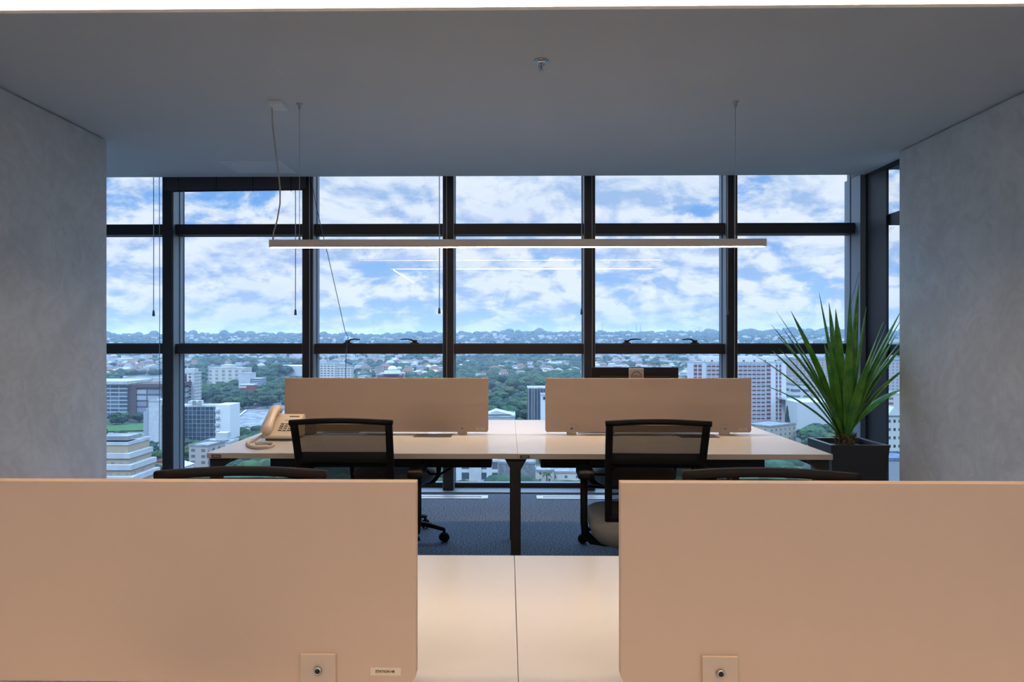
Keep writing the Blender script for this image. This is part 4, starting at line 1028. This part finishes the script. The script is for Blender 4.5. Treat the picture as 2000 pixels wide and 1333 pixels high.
def blocked(px, py, h_px, w_px, d):
    for (a, b, t0, b0, bd) in RECTS:
        if a-w_px*0.4 < px < b+w_px*0.4 and t0 < py < b0: return True
        if d < bd and a-w_px*0.3 < px < b+w_px*0.3 and py - h_px < t0 + (min(b0, 940)-t0)*0.62 and py > t0: return True
        if d < bd and a < px < b and py-h_px < b0-(b0-t0)*0.35 and py > b0: return True
    return False
def veg(x, y, px, py):
    v = noise.noise(Vector((x/160, y/160, 1.1))) + 0.35*noise.noise(Vector((x/50, y/50, 4.4)))
    if py > 742: v += 0.45
    if 380 < px < 600 and 705 < py < 800: v += 0.5
    if 880 < px < 1141 and 700 < py: v += 0.5
    if 690 < py < 735: v -= 0.10
    if py < 690: v += 0.05
    return v
def ray_ground(px, py):
    u = (px-PX0)/F; v = (PY0-py)/F
    dxw = u*math.cos(YAW)-math.sin(YAW); dyw = u*math.sin(YAW)+math.cos(YAW)
    t = 300.0
    while t < 7000:
        if EYE + v*t <= ground(dxw*t, dyw*t): return dxw*t, dyw*t, t
        t *= 1.012
    return None
protos = None
tree_c = []; house_c = []
R2 = random.Random(21)
def sample(n, pyd):
    for _ in range(n):
        px = R2.uniform(60, 1960); py = pyd()
        g = ray_ground(px, py)
        if g: yield px, py, g
near_trees = []; hidden = []
def hp_(s, d): return s*0.9*F/d
for px, py, (x, y, d) in sample(8000, lambda: R2.uniform(742, 1010)):
    s = R2.uniform(3.4, 7.2); hp = s*1.9*F/d; wp = 2*s*F/d
    if veg(x, y, px, py) < -0.02: continue
    if blocked(px, py, hp, wp, d): continue
    if 205 < px < 290 and 826 < py < 864: continue
    seen = vis(px, py-hp*0.5) or vis(px-wp*0.3, py-hp*0.6) or vis(px+wp*0.3, py-hp*0.6)
    if not seen:
        if R2.random() < 0.6: hidden.append((x, y, s))
        continue
    if any(abs(px-q[0]) < (wp+q[3])*0.26 and abs(py-q[1]) < 3.0 for q in near_trees): continue
    near_trees.append((px, py, (x, y, d), wp, s))
near_trees.sort(key=lambda q: -q[3])
def cluster(n, xa, xb, ya, yb, s0, s1):
    for _ in range(n):
        px = R2.uniform(xa, xb); py = R2.uniform(ya, yb); g = ray_ground(px, py); s = R2.uniform(s0, s1)
        hand.append((px, py, g, 2*s*F/g[2], s))
hand = []
cluster(9, 384, 402, 764, 792, 6, 9)
cluster(40, 392, 540, 776, 802, 5.5, 8)
cluster(16, 400, 480, 764, 778, 5, 7)
cluster(6, 428, 462, 757, 762, 5, 7)
cluster(26, 482, 592, 722, 746, 8, 12)
cluster(4, 530, 548, 784, 790, 6, 7.5)
cluster(14, 428, 508, 856, 870, 4.2, 5.8)
cluster(12, 246, 292, 885, 925, 3.6, 5.2)
cluster(6, 222, 276, 823, 834, 4, 5.5)
cluster(9, 352, 388, 884, 925, 3.6, 5)
cluster(24, 956, 1056, 772, 826, 5, 7)
cluster(18, 956, 1060, 748, 768, 6, 8)
cluster(10, 440, 580, 912, 936, 4, 6)
cluster(10, 1578, 1625, 858, 878, 4.5, 6)
near_trees = [q for q in near_trees if not any(abs(q[0]-h[0]) < 9 and abs(q[1]-h[1]) < 4 for h in hand)]
first = {}
NT_IND = 290 - len(hand)
for q in hand + near_trees[:NT_IND]:
    px, py, (x, y, d), wp, s = q
    ti = R2.randrange(5); lb_ = ('broad' if wp > 40 else 'medium' if wp > 26 else 'small') + ' ' + TN[ti] + ' tree ' + near_mark(px, py-hp_(s, d)); gr = 'city trees: ' + lb_
    k = R2.randrange(3)
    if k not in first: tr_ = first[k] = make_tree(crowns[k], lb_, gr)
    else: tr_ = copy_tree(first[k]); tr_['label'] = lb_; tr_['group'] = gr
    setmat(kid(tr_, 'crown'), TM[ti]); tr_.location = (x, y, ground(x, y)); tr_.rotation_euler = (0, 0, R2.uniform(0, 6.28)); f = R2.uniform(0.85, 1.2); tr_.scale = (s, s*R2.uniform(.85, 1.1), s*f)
# far forest as one uncountable mass
tb = MB(); lows = [blob(2, k, 0.7, 0.35) for k in range(5)]
def add_blob(x, y, s, z=None):
    V, Fc = lows[R2.randrange(5)]; c = math.cos(R2.uniform(0, 6)); sn = math.sqrt(1-c*c); g = ground(x, y) - s*0.12
    fl = R2.uniform(0.75, 1.15)
    tb.add([((v.x*c-v.y*sn)*s+x, (v.x*sn+v.y*c)*s+y, v.z*s*fl+g) for v in V], Fc, 0, True)
for q in near_trees[NT_IND:]: add_blob(q[2][0], q[2][1], q[4])
for x, y, s in hidden: add_blob(x, y, s)
cnt = 0
for px, py, (x, y, d) in sample(18500, lambda: 651 + 112*R2.random()**1.25):
    if veg(x, y, px, py) < -0.12: continue
    s = R2.uniform(3.2, 6.5)*(1 + d/3800.0); wp = 2*s*F/d
    if not (vis(px, py-4) or vis(px, py)) and R2.random() < 0.35: continue
    if blocked(px, py, s*1.4*F/d, wp, d): continue
    add_blob(x, y, s); cnt += 1
for k in range(1500):      # tree line along the far ridge
    a = math.radians(R2.uniform(-33, 33)); d = R2.uniform(4600, 5150); s = R2.uniform(7, 20) if R2.random() < 0.9 else R2.uniform(18, 30)
    add_blob(d*math.sin(a), d*math.cos(a), s)
tag(tb.build('distant_forest', M_treeS), 'mass of distant dark green treetops spreading to the horizon', 'forest', kind='stuff')
# houses
def house_geo(m, x, y, z, w_, l_, h_, rz_, gable, mi=0):
    c, s_ = math.cos(rz_), math.sin(rz_)
    def T(p): return (x + p[0]*c - p[1]*s_, y + p[0]*s_ + p[1]*c, z + p[2])
    m.add([T(p) for p in [(-w_,-l_,-2),(w_,-l_,-2),(w_,l_,-2),(-w_,l_,-2),(-w_,-l_,h_),(w_,-l_,h_),(w_,l_,h_),(-w_,l_,h_)]], [(0,1,5,4),(1,2,6,5),(2,3,7,6),(3,0,4,7)], 0)
    e = 0.4; rh = gable
    if gable > 0.5:
        m.add([T(p) for p in [(-w_-e,-l_-e,h_-0.1),(w_+e,-l_-e,h_-0.1),(w_+e,l_+e,h_-0.1),(-w_-e,l_+e,h_-0.1),(-w_*0.6,0,h_+rh),(w_*0.6,0,h_+rh)]], [(0,1,5,4),(2,3,4,5),(1,2,5),(3,0,4),(3,2,1,0)], 1)
    else:
        m.add([T(p) for p in [(-w_-e,-l_-e,h_),(w_+e,-l_-e,h_),(w_+e,l_+e,h_),(-w_-e,l_+e,h_),(-w_-e,-l_-e,h_+.5),(w_+e,-l_-e,h_+.5),(w_+e,l_+e,h_+.5),(-w_-e,l_+e,h_+.5)]], [(4,5,6,7),(0,1,5,4),(1,2,6,5),(2,3,7,6),(3,0,4,7)], 1)
hs_ = []
for px, py, (x, y, d) in sample(12500, lambda: 656 + 110*R2.random()**1.15 if R2.random() < 0.8 else R2.uniform(740, 940)):
    vv = veg(x, y, px, py)
    if vv > (0.18 if py < 742 else 0.35): continue
    if py < 692 and R2.random() < 0.62: continue
    k = 1 + d/5500.0
    w_ = R2.uniform(4, 8)*k; l_ = R2.uniform(3.5, 6)*k; h_ = R2.choice((3, 3.5, 6, 6.5, 9))*(1+d/9000)
    if R2.random() < 0.04: w_ *= 2.2; h_ += 4
    if d < 900: h_ = min(h_, 6)
    sv = vis(px, py-3) or vis(px, py)
    if 205 < px < 290 and 820 < py < 864: continue
    if blocked(px, py, h_*F/d, 2*w_*F/d, d): continue
    if any(abs(q[1]-x) < max(w_, l_)+max(q[5], q[6]) and abs(q[2]-y) < max(w_, l_)+max(q[5], q[6]) for q in hs_): continue
    if any(abs(q[2][0]-x) < w_*0.9+q[4]*0.8 and abs(q[2][1]-y) < l_*0.9+q[4]*0.8 for q in hand + near_trees[:NT_IND]): continue
    hs_.append((d, x, y, px, py, w_, l_, h_, R2.uniform(-0.5, 0.5) + R2.choice((0, PI/2)), R2.choice((0, 0, 1.6, 2.0, 2.2)), sv))
hs_.sort(key=lambda q: (not q[10], q[0]))
pm = {}
for q in hs_[:260]:
    d, x, y, px, py, w_, l_, h_, rz_, gb, sv = q
    key = (1 if gb > 0.5 else 0, 0 if h_ < 5 else 1)
    ri = R2.randrange(5); wi = R2.choice((0, 0, 1, 2, 3))
    lb_ = WN[wi] + (' tall' if key[1] else ' low') + ' house, ' + ('pitched ' if key[0] else 'flat ') + RN[ri] + ' roof, ' + near_mark(px, py-3)
    if key not in pm:
        t = thing('house', (0, 0, 0)); m = MB(); house_geo(m, 0, 0, 0, 1, 1, (0.75, 1.15)[key[1]], 0, 0.35 if False else (0.0), 0)
        m = MB(); H0 = 1.0
        m.add([(-1,-1,-.4),(1,-1,-.4),(1,1,-.4),(-1,1,-.4),(-1,-1,H0),(1,-1,H0),(1,1,H0),(-1,1,H0)], [(0,1,5,4),(1,2,6,5),(2,3,7,6),(3,0,4,7)]); m.build('wall', M_hw, t)
        m = MB()
        if key[0]: m.add([(-1.06,-1.08,.97),(1.06,-1.08,.97),(1.06,1.08,.97),(-1.06,1.08,.97),(-.6,0,1.5),(.6,0,1.5)], [(0,1,5,4),(2,3,4,5),(1,2,5),(3,0,4),(3,2,1,0)])
        else: m.box(-1.06, 1.06, -1.08, 1.08, 1.0, 1.1)
        m.build('roof', M_hr, t)
        m = MB()
        for fx in (-0.55, 0.0, 0.55):
            for fz in ((0.35,) if key[1] == 0 else (0.22, 0.62)):
                m.box(fx-0.12, fx+0.12, -1.02, -1.001, fz, fz+0.24); m.box(fx-0.12, fx+0.12, 1.001, 1.02, fz, fz+0.24)
        m.build('window_openings', DARKW, t); pm[key] = t; hobj = t
    else: hobj = copy_tree(pm[key])
    tag(hobj, lb_, 'house', 'city houses: ' + lb_)
    setmat(kid(hobj, 'wall'), WM[wi]); setmat(kid(hobj, 'roof'), RM[ri])
    hobj.location = (x, y, ground(x, y)); hobj.rotation_euler = (0, 0, rz_); hobj.scale = (w_, l_, h_)
hm = MB()
for q in hs_[260:]:
    d, x, y, px, py, w_, l_, h_, rz_, gb, sv = q
    house_geo(hm, x, y, ground(x, y), w_, l_, h_, rz_, gb)
tag(hm.build('distant_houses', [M_hwS, M_hrS]), 'scatter of tiny distant white and terracotta houses towards the horizon', 'houses', kind='stuff')
# conifer and palms
def place_px(px, py, d): p = at(px, py, d); return (p.x, p.y, ground(p.x, p.y))
cf = thing('conifer_tree', place_px(1537.5, 820, 500), 0, 'tall narrow conifer beside the red and white apartment slab', 'tree')
m = MB()
for k in range(26):
    z = 2 + k*0.72; r = 3.0*(1-k/27.0)**0.8 + 0.25
    ring_ = []
    for j in range(20):
        a = 2*PI*j/20; rr = r*(1 if j % 2 else 0.55)*R2.uniform(.8, 1.15); ring_.append((math.cos(a)*rr, math.sin(a)*rr, z - 0.5*(j % 2)))
    m.loft([ring_, [(p[0]*0.25, p[1]*0.25, z+1.3) for p in ring_]], 0, False)
m.build('foliage', M_tree, cf); MB().tube([(0, 0, -.5), (0, 0, 20)], [0.35, 0.08], 8).build('trunk', M_trunk, cf)
def palm(px, py, d, hgt, fr_len, label):
    t = thing('palm_tree', place_px(px, py, d), 0, label, 'tree')
    g_ = at(px, py, d).z; H = max(4, g_ - t.location.z)
    MB().tube([(0, 0, -.5), (0.1, 0, H*0.5), (0, 0, H)], [0.35, 0.25, 0.22], 8).build('trunk', M_trunk, t)
    for k in range(18):
        a = 2*PI*k/18 + R2.uniform(-.15, .15); el = R2.uniform(0.1, 1.1); m = MB(); n = 8; vs = []
        for i in range(n+1):
            s_ = i/n; r = fr_len*s_*math.cos(el*0.6); z = H + fr_len*(math.sin(el)*s_ - 0.9*s_*s_); wd = fr_len*0.17*math.sin(PI*min(1, s_+0.12))+0.05
            for q_, dd in ((-1, -0.25), (0, 0), (1, -0.25)):
                vs.append((math.cos(a)*r - math.sin(a)*wd*q_, math.sin(a)*r + math.cos(a)*wd*q_, z + dd*wd))
        m.add(vs, [(i*3+j, i*3+j+1, (i+1)*3+j+1, (i+1)*3+j) for i in range(n) for j in range(2)])
        m.build('frond', M_tree, t)
palm(1068, 926, 318, 8, 3.2, 'small palm tree beneath the far bench, right of its middle leg')
palm(236, 915, 300, 8, 5.0, 'bushy palm tree in front of the cream terraced building')
for k, (px, py, s) in enumerate(((270, 940, 6.5), (296, 938, 5.0), (250, 884, 5.5), (278, 905, 5.5), (236, 858, 4.5), (312, 896, 4), (362, 905, 6), (358, 880, 5), (380, 886, 4))):
    x, y, d = ray_ground(px, py + 10)
    tr_ = copy_tree(first[k % 3]); lab = ['leafy tree at the bottom edge of the leftmost window strip', 'small leafy tree right at the bottom beside the first mullion', 'dark tree between the road and the cream terraces', 'dark tree at the foot of the white slab building', 'bright tree on the lawn before the banded office block', 'small tree beside the first mullion by the ochre house', 'tree in front of the dark glass office block, lower', 'tree in front of the dark glass office block, upper', 'tree right of the others before the dark glass office block'][k]
    tr_['label'] = lab
    if 'group' in tr_: del tr_['group']
    tr_.location = (x, y, ground(x, y)); tr_.scale = (s, s, s*1.1); tr_.rotation_euler = (0, 0, k)
for k, (px, top) in enumerate(((669, 643), (678, 646), (1050, 636), (1061, 640), (1177, 632), (1243, 634), (1251, 634), (1366, 635), (1371, 640))):
    p = at(px, top, 4900); g_ = ground(p.x, p.y)
    tw_ = MB().tube([(0, 0, -5), (0, 0, p.z-g_)], [2.2, 0.9], 5)
    for q in range(4): tw_.box(-2.0, 2.0, -0.8, 0.8, (p.z-g_)*(0.35+0.17*q), (p.z-g_)*(0.35+0.17*q)+1.2)
    o = tw_.build('radio_mast', mat('mast_grey', (0.12, 0.13, 0.15)), None, (p.x, p.y, g_)); tag(o, ('left mast of the close pair', 'right mast of the close pair', 'left mast of the central pair', 'right mast of the central pair', 'lone tall mast just right of a mullion', 'left mast of the tight pair above the left handle', 'right mast of the tight pair above the left handle', 'left mast of the pair by the right handle', 'right mast of the pair by the right handle')[k] + ' on the far ridge', 'radio mast', 'radio masts on the far ridge')
# ---- haze between the building and the horizon
hzm = bpy.data.materials.new('haze'); hzm.use_nodes = True; t = NT(hzm.node_tree); t.n.clear()
vsn = t.new('ShaderNodeVolumeScatter'); vsn.inputs['Color'].default_value = (0.52, 0.66, 0.93, 1); vsn.inputs['Density'].default_value = 1.0e-4; vsn.inputs['Anisotropy'].default_value = 0.2
o_ = t.new('ShaderNodeOutputMaterial'); t.link(vsn.outputs[0], o_.inputs['Volume'])
hz_o = MB().box(-16000, 16000, 60, 15000, -120, 110).build('haze', hzm); tag(hz_o, 'thin blue haze lying over the whole distant city', 'haze', kind='stuff')
